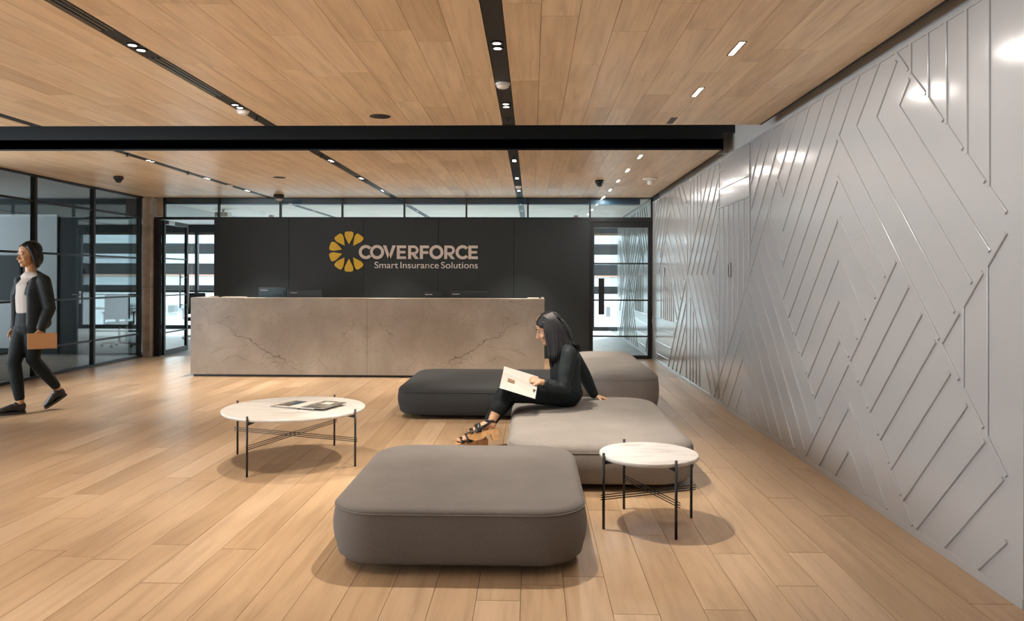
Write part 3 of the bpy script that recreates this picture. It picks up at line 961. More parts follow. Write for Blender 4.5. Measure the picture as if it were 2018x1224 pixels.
for x, lb in ((-4.5, 'tiny grey sensor on top of dark wall at its left'), (0.75, 'tiny grey sensor on top of dark wall at its right')):
    t = thing('wall_sensor', lb, 'sensor', (x, 13.03, 2.42))
    box('body', -0.045, 0.045, -0.02, 0.02, 0.0, 0.03, M['steel'], t, bevel=0.006, seg=2)
    box('eye', -0.012, 0.012, -0.024, -0.019, 0.008, 0.022, M['black'], t)

# ================================================================== RECEPTION DESK
DX0, DX1, DY = -4.735, 0.176, 10.45
DXC = -2.27
desk = thing('reception_desk', 'long low reception desk clad in beige veined marble', 'desk', (DXC, DY, 0))
box('front_slab', DX0 - DXC, -0.0008, 0, 0.04, 0.03, 1.095, M['desk'], desk, bevel=0.002)
box('front_slab', 0.0008, DX1 - DXC, 0, 0.04, 0.03, 1.095, M['desk'], desk, bevel=0.002)
box('side_slab', DX0 - DXC, DX0 - DXC + 0.04, 0.041, 0.85, 0.03, 1.095, M['desk'], desk, bevel=0.002)
box('side_slab', DX1 - DXC - 0.04, DX1 - DXC, 0.041, 0.85, 0.03, 1.095, M['desk'], desk, bevel=0.002)
box('counter_ledge', DX0 - DXC + 0.041, DX1 - DXC - 0.041, 0.041, 0.24, 1.07, 1.094, M['desk'], desk)
box('plinth', DX0 - DXC + 0.03, DX1 - DXC - 0.03, 0.03, 0.80, 0.0, 0.03, M['black'], desk)
box('worktop', DX0 - DXC + 0.041, DX1 - DXC - 0.041, 0.041, 0.85, 0.70, 0.735, M['desktop'], desk)

def text_mesh(s, size, depth):
    cu = bpy.data.curves.new('text', 'FONT')
    cu.body = s
    cu.size = size
    cu.extrude = depth
    o = bpy.data.objects.new('text', cu)
    col.objects.link(o)
    dg = bpy.context.evaluated_depsgraph_get()
    me = bpy.data.meshes.new_from_object(o.evaluated_get(dg))
    bpy.data.objects.remove(o)
    return me

def fit_text(name, s, x0, x1, z0, h, y, m, parent, depth=0.003):
    """text standing in the x-z plane, its width scaled to x0..x1; h = cap height"""
    me = text_mesh(s, 1.0, 0.0)
    xs = [v.co.x for v in me.vertices]
    ys = [v.co.y for v in me.vertices]
    sx = (x1 - x0) / (max(xs) - min(xs))
    mx = min(xs)
    cap = 0.685
    bm = bmesh.new()
    bm.from_mesh(me)
    for v in bm.verts:
        v.co = Vector((x0 + (v.co.x - mx) * sx, y, z0 + v.co.y * h / cap))
    ret = bmesh.ops.extrude_face_region(bm, geom=list(bm.faces))
    for v in [g for g in ret['geom'] if isinstance(g, bmesh.types.BMVert)]:
        v.co.y -= depth
    return link(name, finish(bm), m, parent)

def monitor(x0, x1, ztop, label, m, word, wx, tilt=0.0, arm=None):
    xc = (x0 + x1) / 2
    w = x1 - x0
    t = thing('monitor', label, 'monitor', (xc, 10.98, 0.735), tilt, 'monitors on the reception desk')
    top = ztop - 0.735
    box('back_shell', -w / 2, w / 2, -0.03, 0.0, top - 0.33, top, m, t, bevel=0.006, seg=2)
    box('display', -w / 2 + 0.01, w / 2 - 0.01, 0.0, 0.006, top - 0.32, top - 0.01, M['black'], t)
    tube('stand', [(0, 0.0, 0.01), (0, -0.02, top - 0.15)], 0.02, M['black'], t)
    box('foot', -0.13, 0.13, -0.09, 0.09, 0.0, 0.012, M['black'], t, bevel=0.003)
    if word:
        fit_text('lettering', word, wx - xc, wx - xc + 0.10, top - 0.045, 0.018, -0.0305, M['letter2'], t, 0.001)
    if arm:
        b = prism('hinge_cover', [[(0.03, top - 0.10), (0.03, top - 0.04), (0.06, top - 0.012), (0.17, top - 0.05), (0.17, top - 0.10)]], -0.045, -0.031, M['screen_bluelit'], t)
monitor(-3.965, -3.56, 1.228, 'monitor back coloured as blue-lit, nearest the left end of the desk', M['screen_bluelit'], 'lenovo', -3.93, 0.0, True)
monitor(-3.535, -3.04, 1.192, 'black monitor back just right of the one coloured as blue-lit', M['screen'], 'Lenovo', -3.50)
monitor(-1.555, -1.275, 1.176, 'narrow black monitor back right of the wall sign', M['screen'], 'lenovo', -1.535)
monitor(-1.17, -0.63, 1.183, 'wide black monitor back nearest the right end of the desk', M['screen'], 'Lenovo', -1.14)
tag(box('paper_tray', -0.06, 0.10, 10.50, 10.66, 1.0945, 1.106, M['letter'], None, bevel=0.002), 'flat beige tray on the right end of the desk ledge', 'tray')
tag(box('desk_notepad', -4.33, -4.02, 10.52, 10.66, 1.0945, 1.104, M['letter'], None, bevel=0.002), 'flat beige pad on the left part of the desk ledge', 'notepad')

# ================================================================== WALL SIGN
SX, SZ, SK = -2.968, 1.698, 2.043 / 1430.0     # zoomed units to metres
YS = 13.008
def sp(px, pz):
    return (SX + (px - 465) * SK, SZ + (432 - pz) * SK)

sign = thing('wall_sign', 'raised COVERFORCE Smart Insurance Solutions letters with yellow petal emblem on dark wall', 'sign', (0, YS, 0))
def stroke(a, b, w):
    a, b = Vector(a), Vector(b)
    d = (b - a).normalized()
    n = Vector((-d.y, d.x)) * (w / 2)
    return [tuple(a + n), tuple(b + n), tuple(b - n), tuple(a - n)]
def ring(cx, cz, ro, ri, a0, a1, n=36, sxo=1.0):
    out = []
    for i in range(n):
        p, q = a0 + (a1 - a0) * i / n, a0 + (a1 - a0) * (i + 1) / n
        f = lambda r, a: (cx + r * sxo * math.cos(R(a)), cz - r * math.sin(R(a)))
        out.append([f(ri, p), f(ro, p), f(ro, q), f(ri, q)])
    return out
def letter(polys):
    o = prism('letter', [[sp(*q) for q in p] for p in polys], -0.018, 0.0, M['letter'], sign)
    return o
W = 36
T0, T1 = 270, 432
def rect(x0, z0, x1, z1):
    return [(x0, z0), (x1, z0), (x1, z1), (x0, z1)]
def letC(x):
    c = x + 84
    return ring(c, 350, 85, 49, 40, 320)
def letO(x):
    return ring(x + 80, 350, 85, 49, 0, 360)
def letE(x, w=113):
    return [rect(x, T0, x + W, T1), rect(x + W, T0, x + w, T0 + 33), rect(x + W, 335, x + w - 8, 366), rect(x + W, T1 - 33, x + w, T1)]
def letF(x, w=110):
    return [rect(x, T0, x + W, T1), rect(x + W, T0, x + w, T0 + 33), rect(x + W, 338, x + w - 8, 370)]
def letR(x):
    return [rect(x, T0, x + W, T1), rect(x + W, T0, x + 72, T0 + 31), rect(x + W, 350, x + 72, 381)] + \
        ring(x + 72, 325.5, 55.5, 24, -90, 90, 18) + [[(x + 44, 381), (x + 84, 372), (x + 128, 432), (x + 86, 432)]]
def letV(x):
    return [[(x, T0), (x + 40, T0), (x + 94, T1), (x + 60, T1)], [(x + 155, T0), (x + 115, T0), (x + 60, T1), (x + 94, T1)]]
for p in (letC(465), letO(604), letV(755), letE(922), letR(1058), letF(1200), letO(1319), letR(1493), letC(1630), letE(1782)):
    letter(p)
for a in (90, 54, 126, 162, 198, 234, 270, 306):
    ca, sa = math.cos(R(a)), math.sin(R(a))
    prof = [(86, 0), (130, 24), (175, 47), (195, 53), (225, 52), (236, 44), (241, 28), (242, 0)]
    full = prof + [(r, -w) for r, w in prof[-2:0:-1]]
    pts = [(345 + r * ca - w * sa, 345 - (r * sa + w * ca)) for r, w in full]
    prism('petal', [[sp(*q) for q in pts]], -0.02, 0.0, M['yellow'], sign)
for word, a, b in (('Smart', 653, 938), ('Insurance', 966, 1428), ('Solutions', 1455, 1895)):
    x0, z0 = sp(a, 543)
    x1, _ = sp(b, 543)
    fit_text('word', word, x0, x1, z0, 76 * SK, 0.0, M['letter2'], sign, 0.012)

# ================================================================== OTTOMANS
def rrect(x0, x1, y0, y1, r, inset, n=12):
    pts = []
    x0, x1, y0, y1 = x0 + inset, x1 - inset, y0 + inset, y1 - inset
    r = max(r - inset, 0.02)
    for cx, cy, a0 in ((x1 - r, y1 - r, 0), (x0 + r, y1 - r, 90), (x0 + r, y0 + r, 180), (x1 - r, y0 + r, 270)):
        for i in range(n + 1):
            a = R(a0 + 90 * i / n)
            pts.append((cx + r * math.cos(a), cy + r * math.sin(a)))
    return pts

def ottoman(label, X0, X1, Y0, Y1, zt, r, m, soft, bulge=0.012, seams=()):
    cx, cy = (X0 + X1) / 2, (Y0 + Y1) / 2
    t = thing('ottoman', label, 'ottoman', (cx, cy, 0), 0, 'low upholstered ottomans')
    x0, x1, y0, y1 = X0 - cx, X1 - cx, Y0 - cy, Y1 - cy
    zb, rb = 0.032, 0.07
    H = zt - soft
    prof = [(0.22, zb), (rb + 0.02, zb), (rb * 0.55, zb + rb * 0.16), (rb * 0.22, zb + rb * 0.45), (0.01, zb + rb * 0.85)]
    for i in range(1, 6):
        u = i / 6
        prof.append((-bulge * math.sin(math.pi * u) + 0.004, zb + rb + (H - zb - rb) * u))
    def loft(name, prof, mm, capb, capt):
        bm = bmesh.new()
        rings = [[bm.verts.new((px, py, z)) for px, py in rrect(x0, x1, y0, y1, r, ins)] for ins, z in prof]
        for a, b in zip(rings, rings[1:]):
            n = len(a)
            for j in range(n):
                bm.faces.new((a[j], a[(j + 1) % n], b[(j + 1) % n], b[j]))
        if capb:
            bm.faces.new(rings[0][::-1])
        if capt:
            bm.faces.new(rings[-1])
        o = link(name, finish(bm), mm, t)
        for p in o.data.polygons:
            p.use_smooth = len(p.vertices) == 4
        return o
    loft('side_upholstery', prof + [(0.004, H)], m, True, False)
    top = [(0.004, H)]
    for i in range(1, 7):
        a = R(90 * i / 6)
        top.append((0.004 + soft * 1.25 * (1 - math.cos(a)), H + soft * 0.86 * math.sin(a)))
    k = min(x1 - x0, y1 - y0) / 2
    for u, q in ((0.25, 0.45), (0.45, 0.72), (0.7, 0.93), (0.88, 1.0)):
        top.append((0.004 + soft * 1.25 + (k - soft * 1.3) * u, H + soft * (0.86 + 0.14 * q)))
    loft('seat_top', top, m, False, True)
    pts = rrect(x0, x1, y0, y1, r, 0.002)
    bm = bmesh.new()
    add_tube(bm, [(a, b, H) for a, b in pts + pts[:1]], 0.0035, 6)
    link('piping', finish(bm), m, t, smooth=True)
    for sx, sy0 in seams:
        tube('side_seam', [(sx - cx, y0 - 0.002 - 0.0, zb + rb), (sx - cx, y0 - bulge + 0.003, (zb + rb + H) / 2), (sx - cx, y0 + 0.002, H)], 0.003, m, t, 6)
    box('base_board', x0 + 0.20, x1 - 0.20, y0 + 0.20, y1 - 0.20, 0.018, 0.036, M['black'], t)
    for ax in (x0 + 0.24, x1 - 0.24):
        for ay in (y0 + 0.24, y1 - 0.24):
            lathe('leg', [(0.02, 0.0), (0.024, 0.012), (0.024, zb + 0.012)], M['black'], t, (ax, ay, 0), 16)
    return t

ottoman('charcoal square ottoman in the foreground, nothing on it', -0.962, 0.265, 3.50, 4.90, 0.315, 0.24, M['fabA'], 0.03)
ottoman('light grey ottoman the reading woman sits on', -0.165, 1.10, 4.92, 6.98, 0.315, 0.30, M['fabB'], 0.065)
ottoman('tall light grey ottoman behind the seated woman, by the panelled wall', 0.56, 1.30, 7.60, 10.15, 0.425, 0.26, M['fabB'], 0.06)
ottoman('dark slate ottoman in front of the reception desk', -1.33, 0.40, 7.35, 9.0, 0.315, 0.26, M['fabD'], 0.05, seams=((-0.42, 0),))

# ================================================================== COFFEE TABLES
def coffee_table(label, cx, cy, rad, legr, ang, h, rodz):
    t = thing('coffee_table', label, 'table', (cx, cy, 0), 0, 'round marble coffee tables')
    lathe('tabletop', [(rad - 0.006, h - 0.022), (rad, h - 0.018), (rad, h - 0.004), (rad - 0.004, h)], M['wmarble'], t, n=72)
    L4 = []
    for k in range(4):
        a = R(ang + 90 * k)
        x, y = legr * math.cos(a), legr * math.sin(a)
        L4.append((x, y))
        lg = tube('leg', [(x, y, 0), (x, y, h + 0.018)], 0.0075, M['black'], t, 12)
        u = Vector((math.cos(a), math.sin(a), 0))
        bm = bmesh.new()
        s = Vector((-u.y, u.x, 0)) * 0.004
        q = [u * (legr - 0.005), u * (legr - 0.005), u * (legr - 0.22)]
        zz = [h - 0.024, h - 0.045, h - 0.024]
        v1 = [bm.verts.new(p + s + Vector((0, 0, z))) for p, z in zip(q, zz)]
        v2 = [bm.verts.new(p - s + Vector((0, 0, z))) for p, z in zip(q, zz)]
        bm.faces.new(v1)
        bm.faces.new(v2[::-1])
        for i in range(3):
            bm.faces.new((v1[i], v2[i], v2[(i + 1) % 3], v1[(i + 1) % 3]))
        link('bracket', finish(bm), M['black'], lg)
    for k in range(2):
        a, b = Vector((*L4[k], 0)), Vector((*L4[k + 2], 0))
        d = (b - a).normalized()
        off = Vector((-d.y, d.x, 0)) * 0.010
        for j in range(3):
            z = rodz + 0.013 * j + 0.0065 * k
            o3 = off
            tube('cross_rod', [a - d * 0.022 + o3 + Vector((0, 0, z)), b + d * 0.022 + o3 + Vector((0, 0, z))], 0.0027, M['black'], t, 8)
    return t

coffee_table('large round white marble coffee table with magazines on it', -1.79, 5.71, 0.525, 0.531, -19, 0.40, 0.185)
coffee_table('small round white marble side table with an empty top', 0.662, 4.315, 0.276, 0.283, 22, 0.40, 0.165)

def magazine(label, cx, cy, z, w, d, rz, m, deco):
    t = thing('magazine', label, 'magazine', (cx, cy, z), rz, 'magazines on the large coffee table')
    box('pages', -w / 2 + 0.002, w / 2 - 0.002, -d / 2 + 0.002, d / 2 - 0.002, 0.0005, 0.005, M['paper'], t)
    c = box('cover', -w / 2, w / 2, -d / 2, d / 2, 0.005, 0.0062, m, t)
    for x0, x1, y0, y1, mm in deco:
        box('cover_print', x0, x1, y0, y1, 0.0062, 0.0066, mm, c)
magazine('dark magazine with navy picture, left one on the coffee table', -1.80, 5.79, 0.4005, 0.26, 0.30, R(-22), M['mag1'], ((-0.06, 0.10, 0.0, 0.12, M['navy']), (-0.11, 0.10, -0.13, -0.09, M['paper'])))
magazine('white magazine in the middle on the coffee table', -1.665, 5.735, 0.4075, 0.24, 0.28, R(-20), M['paper'], ((0.04, 0.05, -0.1, 0.1, M['letter']),))
magazine('grey photo magazine with dark spine, right one on the coffee table', -1.565, 5.715, 0.4145, 0.20, 0.30, R(-20), M['mag3'], ((-0.06, 0.06, -0.14, -0.11, M['ink']), (-0.05, 0.03, 0.02, 0.1, M['letter'])))

# ================================================================== PEOPLE
def V(*a):
    return Vector(a)

def add_limb(bm, pts, rad, ratio=1.0, side=None, n=16):
    """tapered tube with rounded ends"""
    pts = [Vector(p) for p in pts]
    k = len(pts)
    if not isinstance(ratio, (list, tuple)):
        ratio = [ratio] * k
    d0 = (pts[0] - pts[1]).normalized()
    d1 = (pts[-1] - pts[-2]).normalized()
    P, Rr, Q = [], [], []
    e0, e1 = min(1, ratio[0]) * rad[0], min(1, ratio[-1]) * rad[-1]
    for t in (0.97, 0.8, 0.45):
        P.append(pts[0] + d0 * e0 * t); Rr.append(rad[0] * math.sqrt(1 - t * t)); Q.append(ratio[0])
    P += pts; Rr += list(rad); Q += list(ratio)
    for t in (0.45, 0.8, 0.97):
        P.append(pts[-1] + d1 * e1 * t); Rr.append(rad[-1] * math.sqrt(1 - t * t)); Q.append(ratio[-1])
    add_tube(bm, P, Rr, n, True, side, Q)

def add_ell(bm, c, r, f=(1, 0, 0), u=(0, 0, 1)):
    f = Vector(f).normalized()
    u = Vector(u) - f * Vector(u).dot(f)
    u.normalize()
    s = u.cross(f)
    mt = Matrix((f * r[0], s * r[1], u * r[2])).transposed().to_4x4()
    mt.translation = Vector(c)
    bmesh.ops.create_uvsphere(bm, u_segments=20, v_segments=14, radius=1.0, matrix=mt)

def blob(name, build, m, parent, voxel=0.006, smooth=5):
    """overlapping closed shapes fused into one continuous skin"""
    bm = bmesh.new()
    build(bm)
    o = link('tmp', finish(bm))
    md = o.modifiers.new('r', 'REMESH')
    md.mode = 'VOXEL'
    md.voxel_size = voxel
    if smooth:
        s = o.modifiers.new('s', 'SMOOTH')
        s.factor = 0.5
        s.iterations = smooth
    dg = bpy.context.evaluated_depsgraph_get()
    dg.update()
    me = bpy.data.meshes.new_from_object(o.evaluated_get(dg))
    bpy.data.objects.remove(o)
    return link(name, me, m, parent, smooth=True)

def add_head(bm, C, f, u, k=1.0):
    f, u = Vector(f).normalized(), Vector(u).normalized()
    s = u.cross(f)
    P = lambda a, b, c: Vector(C) + (f * a + s * b + u * c) * k
    E = lambda c, r, ff=f, uu=u: add_ell(bm, c, [v * k for v in r], ff, uu)
    E(P(-0.012, 0, 0.030), (0.098, 0.076, 0.086))
    E(P(0.034, 0, -0.028), (0.058, 0.061, 0.088))
    E(P(0.030, 0, -0.070), (0.055, 0.050, 0.045))
    E(P(0.066, 0, -0.098), (0.024, 0.026, 0.020))
    add_limb(bm, [P(0.088, 0, 0.006), P(0.100, 0, -0.018), P(0.110, 0, -0.036)], [0.007 * k, 0.009 * k, 0.0115 * k], 1.0, s, 10)
    for b in (-1, 1):
        E(P(0.098, b * 0.012, -0.037), (0.010, 0.008, 0.007))
        E(P(-0.005, b * 0.076, -0.015), (0.018, 0.008, 0.030))
        E(P(0.080, b * 0.028, 0.022), (0.010, 0.020, 0.007))
        E(P(0.066, b * 0.036, -0.040), (0.022, 0.020, 0.022))
    E(P(0.090, 0, -0.062), (0.010, 0.022, 0.006))
    E(P(0.088, 0, -0.073), (0.010, 0.019, 0.006))
    return P, s

def face_parts(parent, P, f, s, u, k, lipm):
    for b in (-1, 1):
        bm = bmesh.new()
        add_ell(bm, P(0.081, b * 0.030, 0.002), (0.007 * k, 0.0105 * k, 0.0034 * k), f, u)
        link('eye', finish(bm), M['ink'], parent, smooth=True)
        bm = bmesh.new()
        add_limb(bm, [P(0.0905, b * 0.014, 0.026), P(0.089, b * 0.030, 0.030), P(0.077, b * 0.047, 0.025)], [0.0024 * k, 0.0026 * k, 0.0015 * k], 1.0, s, 8)
        link('eyebrow', finish(bm), M['hair'], parent, smooth=True)
    bm = bmesh.new()
    add_ell(bm, P(0.0945, 0, -0.0675), (0.0065 * k, 0.017 * k, 0.0062 * k), f, u)
    link('lips', finish(bm), lipm, parent, smooth=True)

def add_hand(bm, wrist, d, n, curl, thumb, k=1.0, spread=0.08, tcurl=0.5):
    """d: palm direction; n: side the fingers curl towards; thumb: +1/-1 along d x n"""
    w = Vector(wrist)
    d = Vector(d).normalized()
    n = Vector(n) - d * Vector(n).dot(d)
    n.normalize()
    s = d.cross(n)
    add_limb(bm, [w, w + d * 0.035 * k, w + d * 0.085 * k], [0.027 * k, 0.036 * k, 0.038 * k], [0.62, 0.42, 0.32], s)
    for i, (off, ln) in enumerate(((0.030, 0.066), (0.010, 0.076), (-0.011, 0.071), (-0.031, 0.055))):
        off *= thumb
        p = w + (d * 0.082 + s * off) * k
        pts = [p - d * 0.02 * k, p]
        dd = (d + s * off * spread * 30).normalized()
        for j, fr in enumerate((0.42, 0.32, 0.26)):
            ang = curl[j] * (1 + 0.08 * i)
            dd = (dd * math.cos(ang) + n * math.sin(ang)).normalized() if j == 0 else dd
            if j:
                # turn further towards the palm
                nn = (n - dd * n.dot(dd))
                if nn.length < 0.2:
                    nn = -d
                    nn = nn - dd * nn.dot(dd)
                nn.normalize()
                dd = (dd * math.cos(ang) + nn * math.sin(ang)).normalized()
            p = p + dd * ln * fr * k
            pts.append(p)
        add_limb(bm, pts, [0.0098 * k, 0.0096 * k, 0.0088 * k, 0.0082 * k, 0.0072 * k], 1.0, None, 10)
    t0 = w + (d * 0.022 + s * 0.024 * thumb) * k
    td = (d * 0.72 + s * 0.62 * thumb + n * 0.25).normalized()
    t1 = t0 + td * 0.042 * k
    td2 = (td * math.cos(tcurl) + (n * 0.7 - s * 0.5 * thumb) * math.sin(tcurl)).normalized()
    t2 = t1 + td2 * 0.030 * k
    t3 = t2 + td2 * 0.024 * k
    add_limb(bm, [t0, t1, t2, t3], [0.013 * k, 0.0115 * k, 0.010 * k, 0.0078 * k], 1.0, None, 10)

def add_foot(bm, ankle, heel, toe, k=1.0):
    """ankle joint, back of heel and toe tip (both at sole level)"""
    a, h, t = Vector(ankle), Vector(heel), Vector(toe)
    f = (t - h).normalized()
    up = (a - h) - f * (a - h).dot(f)
    up.normalize()
    s = f.cross(up)
    ln = (t - h).length
    pt = lambda x, z: h + f * ln * x + up * z
    add_limb(bm, [a, pt(0.16, 0.055 * k), pt(0.12, 0.032 * k)], [0.033 * k, 0.033 * k, 0.031 * k], 1.0, s)
    add_limb(bm, [pt(0.14, 0.045 * k), pt(0.40, 0.042 * k), pt(0.70, 0.026 * k), pt(0.86, 0.018 * k)], [0.031 * k, 0.035 * k, 0.041 * k, 0.036 * k], [1.0, 0.95, 0.6, 0.42], s)
    for i, (off, x) in enumerate(((0.026, 0.985), (0.008, 0.975), (-0.008, 0.95), (-0.021, 0.92), (-0.032, 0.88))):
        add_limb(bm, [pt(0.80, 0.018 * k) + s * off * k * 0.9, pt(x, 0.012 * k) + s * off * k], [0.011 * k, 0.0085 * k if i else 0.011 * k], 1.0, None, 10)
    return f, up, s, pt

# ---------------------------------------------------------------- the seated woman, reading
woman = thing('person', 'woman in black blouse and trousers sitting cross-legged reading a magazine', 'person', (0.27, 6.42, 0.32))
def wl(o):
    """keep world coordinates while parented to the figure"""
    o.matrix_parent_inverse = Matrix.Translation((-0.27, -6.42, -0.32))
    return o

HC, HF, HU, HK = V(0.138, 6.38, 0.962), V(-0.90, -0.10, -0.42), V(-0.42, 0, 0.90), 1.06
HFn = HF.normalized()
HUn = (HU - HFn * HU.dot(HFn)).normalized()
SHL, ELL, WRL = V(0.305, 6.215, 0.765), V(0.250, 6.105, 0.490), V(0.082, 6.065, 0.553)
SHR, ELR, WRR = V(0.325, 6.575, 0.755), V(0.455, 6.70, 0.545), V(0.555, 6.765, 0.348)
HIL, KNL, ANL = V(0.285, 6.315, 0.415), V(-0.205, 6.09, 0.470), V(-0.315, 5.995, 0.245)
HIR, KNR, ANR = V(0.285, 6.495, 0.405), V(-0.165, 6.25, 0.420), V(-0.385, 6.085, 0.175)
HEELL, TOEL = V(-0.275, 5.995, 0.198), V(-0.488, 5.955, 0.165)
HEELR, TOER = V(-0.368, 6.10, 0.100), V(-0.585, 6.02, 0.080)
YA = (0, 1, 0)
res = {}
def wbody(bm):
    res['P'], res['s'] = add_head(bm, HC, HFn, HUn, HK)
    add_limb(bm, [V(0.275, 6.39, 0.79), V(0.215, 6.385, 0.87), V(0.165, 6.38, 0.91)], [0.055, 0.050, 0.050], 1.0, YA)
    add_limb(bm, [V(0.285, 6.405, 0.42), V(0.285, 6.40, 0.56), V(0.285, 6.395, 0.70), V(0.285, 6.39, 0.78)], [0.15, 0.115, 0.135, 0.12], [0.72, 0.75, 0.7, 0.6], YA)
    for a, b, c in ((SHL, ELL, WRL), (SHR, ELR, WRR)):
        add_limb(bm, [a, b, c], [0.045, 0.036, 0.025])
    for a, b, c in ((HIL, KNL, ANL), (HIR, KNR, ANR)):
        add_limb(bm, [a, (a + b) / 2, b, b.lerp(c, 0.35), c], [0.075, 0.068, 0.052, 0.050, 0.032])
    add_hand(bm, WRL, V(-0.86, 0.10, 0.20), V(-0.10, 0.55, -0.80), (0.75, 1.0, 0.8), 1, 0.98, 0.02, 0.7)
    add_hand(bm, WRR + V(0.008, 0, -0.006), V(0.93, -0.12, -0.26), V(-0.1, 0, -1), (0.10, 0.12, 0.10), -1, 0.95, 0.10, 0.1)
    res['fl'] = add_foot(bm, ANL, HEELL, TOEL, 0.95)
    res['fr'] = add_foot(bm, ANR, HEELR, TOER, 0.95)
wb = wl(blob('body', wbody, M['skin'], woman, 0.0048, 3))
M['lips'] = mat('lip_tint', (0.36, 0.13, 0.10), 0.4)
face_parts(wb, res['P'], HFn, res['s'], HUn, HK, M['lips'])

def wblouse(bm):
    add_limb(bm, [V(0.285, 6.405, 0.455), V(0.283, 6.40, 0.53), V(0.283, 6.395, 0.63), V(0.292, 6.39, 0.72), V(0.292, 6.39, 0.775)], [0.175, 0.165, 0.168, 0.172, 0.14], [0.80, 0.78, 0.76, 0.70, 0.60], YA)
    add_limb(bm, [V(0.295, 6.24, 0.775), V(0.27, 6.39, 0.815), V(0.305, 6.55, 0.77)], [0.058, 0.075, 0.058])
    add_limb(bm, [V(0.26, 6.39, 0.80), V(0.232, 6.388, 0.845)], [0.07, 0.060])
    for a, b, c, q in ((SHL, ELL, WRL, 0.74), (SHR, ELR, WRR, 0.95)):
        add_limb(bm, [a, a.lerp(b, 0.5), b, b.lerp(c, 0.45), b.lerp(c, q)], [0.066, 0.066, 0.060, 0.053, 0.042])
    # blouse fullness over the waistband and under the near elbow
    add_ell(bm, V(0.285, 6.40, 0.47), (0.140, 0.165, 0.05))
    add_ell(bm, V(0.262, 6.135, 0.50), (0.060, 0.050, 0.055))
wl(blob('blouse', wblouse, M['blouse'], woman, 0.007, 5))
cuffs = []
for nm, b, c, q in (('cuff', ELL, WRL, 0.80), ('cuff', ELR, WRR, 0.90)):
    wl(tube(nm, [b.lerp(c, q - 0.10), b.lerp(c, q + 0.12)], [0.041, 0.039], M['blouse'], woman, 20))

def wtrousers(bm):
    add_limb(bm, [V(0.285, 6.405, 0.425), V(0.287, 6.405, 0.50)], [0.178, 0.160], [0.80, 0.78], YA)
    add_ell(bm, V(0.285, 6.405, 0.415), (0.150, 0.180, 0.095))
    a, b, c = HIL, KNL, ANL
    add_limb(bm, [a + V(0, 0, 0.0), a.lerp(b, 0.35), a.lerp(b, 0.7), b], [0.098, 0.094, 0.080, 0.068])
    add_limb(bm, [b, b.lerp(c, 0.28), b.lerp(c, 0.52)], [0.069, 0.072, 0.068], 1.0)
    a, b, c = HIR, KNR, ANR
    add_limb(bm, [a, a.lerp(b, 0.35), a.lerp(b, 0.7), b], [0.094, 0.090, 0.076, 0.066])
    add_limb(bm, [b, b.lerp(c, 0.3), b.lerp(c, 0.72)], [0.067, 0.066, 0.056])
wl(blob('trousers', wtrousers, M['trouser'], woman, 0.0075, 5))

# hair: a fused cap with long strands combed down the near side and the back
P = res['P']
def whair(bm):
    add_ell(bm, P(-0.022, 0, 0.040), (0.104 * HK, 0.085 * HK, 0.088 * HK), HFn, HUn)
    add_ell(bm, P(-0.050, 0, -0.010), (0.080 * HK, 0.084 * HK, 0.10 * HK), HFn, HUn)
    add_limb(bm, [P(0.030, -0.060, 0.055), P(0.018, -0.084, 0.0), P(0.006, -0.092, -0.06), P(0.02, -0.09, -0.13)], [0.034, 0.034, 0.036, 0.034], 0.7, HUn)
    add_limb(bm, [P(-0.020, 0.060, 0.06), V(0.185, 6.300, 0.955), V(0.190, 6.295, 0.88), V(0.185, 6.280, 0.80)], [0.045, 0.050, 0.050, 0.035], 0.35, HFn)
    add_limb(bm, [P(-0.07, 0, -0.02), P(-0.10, 0.0, -0.10), V(0.315, 6.39, 0.835), V(0.365, 6.36, 0.80)], [0.095, 0.085, 0.085, 0.045], [0.85, 0.7, 0.42, 0.30], YA)
wh = wl(blob('hair', whair, M['hair'], woman, 0.007, 3))
bm = bmesh.new()
rr = random.Random(3)
def mix(a, b, t):
    return Vector(a).lerp(Vector(b), t)
G0 = [P(0.066, 0.014, 0.086), P(0.060, 0.042, 0.082), V(0.098, 6.300, 1.010), V(0.110, 6.278, 0.930), V(0.128, 6.258, 0.840), V(0.146, 6.232, 0.750), V(0.154, 6.222, 0.668)]
G1 = [P(0.000, 0.014, 0.126), P(0.000, 0.064, 0.107), V(0.185, 6.288, 1.015), V(0.205, 6.268, 0.935), V(0.212, 6.250, 0.850), V(0.212, 6.212, 0.770), V(0.206, 6.190, 0.715)]
G2 = [P(-0.075, 0.012, 0.115), P(-0.078, 0.056, 0.098), V(0.265, 6.300, 0.985), V(0.290, 6.290, 0.920), V(0.318, 6.285, 0.868), V(0.352, 6.270, 0.838), V(0.398, 6.265, 0.800)]
for i in range(150):
    t = i / 149.0
    ga, gb, q = (G0, G1, t / 0.55) if t < 0.55 else (G1, G2, (t - 0.55) / 0.45)
    pts = []
    jx, jy, jz = rr.uniform(-0.005, 0.005), rr.uniform(-0.006, 0.006), rr.uniform(-0.03, 0.025)
    for k_, (u_, v_) in enumerate(zip(ga, gb)):
        w_ = max(0.0, (k_ - 1) / 5.0)
        pts.append(mix(u_, v_, q) + V(jx * w_, jy * (0.3 + 0.7 * w_), jz * (w_ ** 4)))
    add_tube(bm, pts, [0.004, 0.0056, 0.0064, 0.0066, 0.0062, 0.0052, 0.0012], 6)
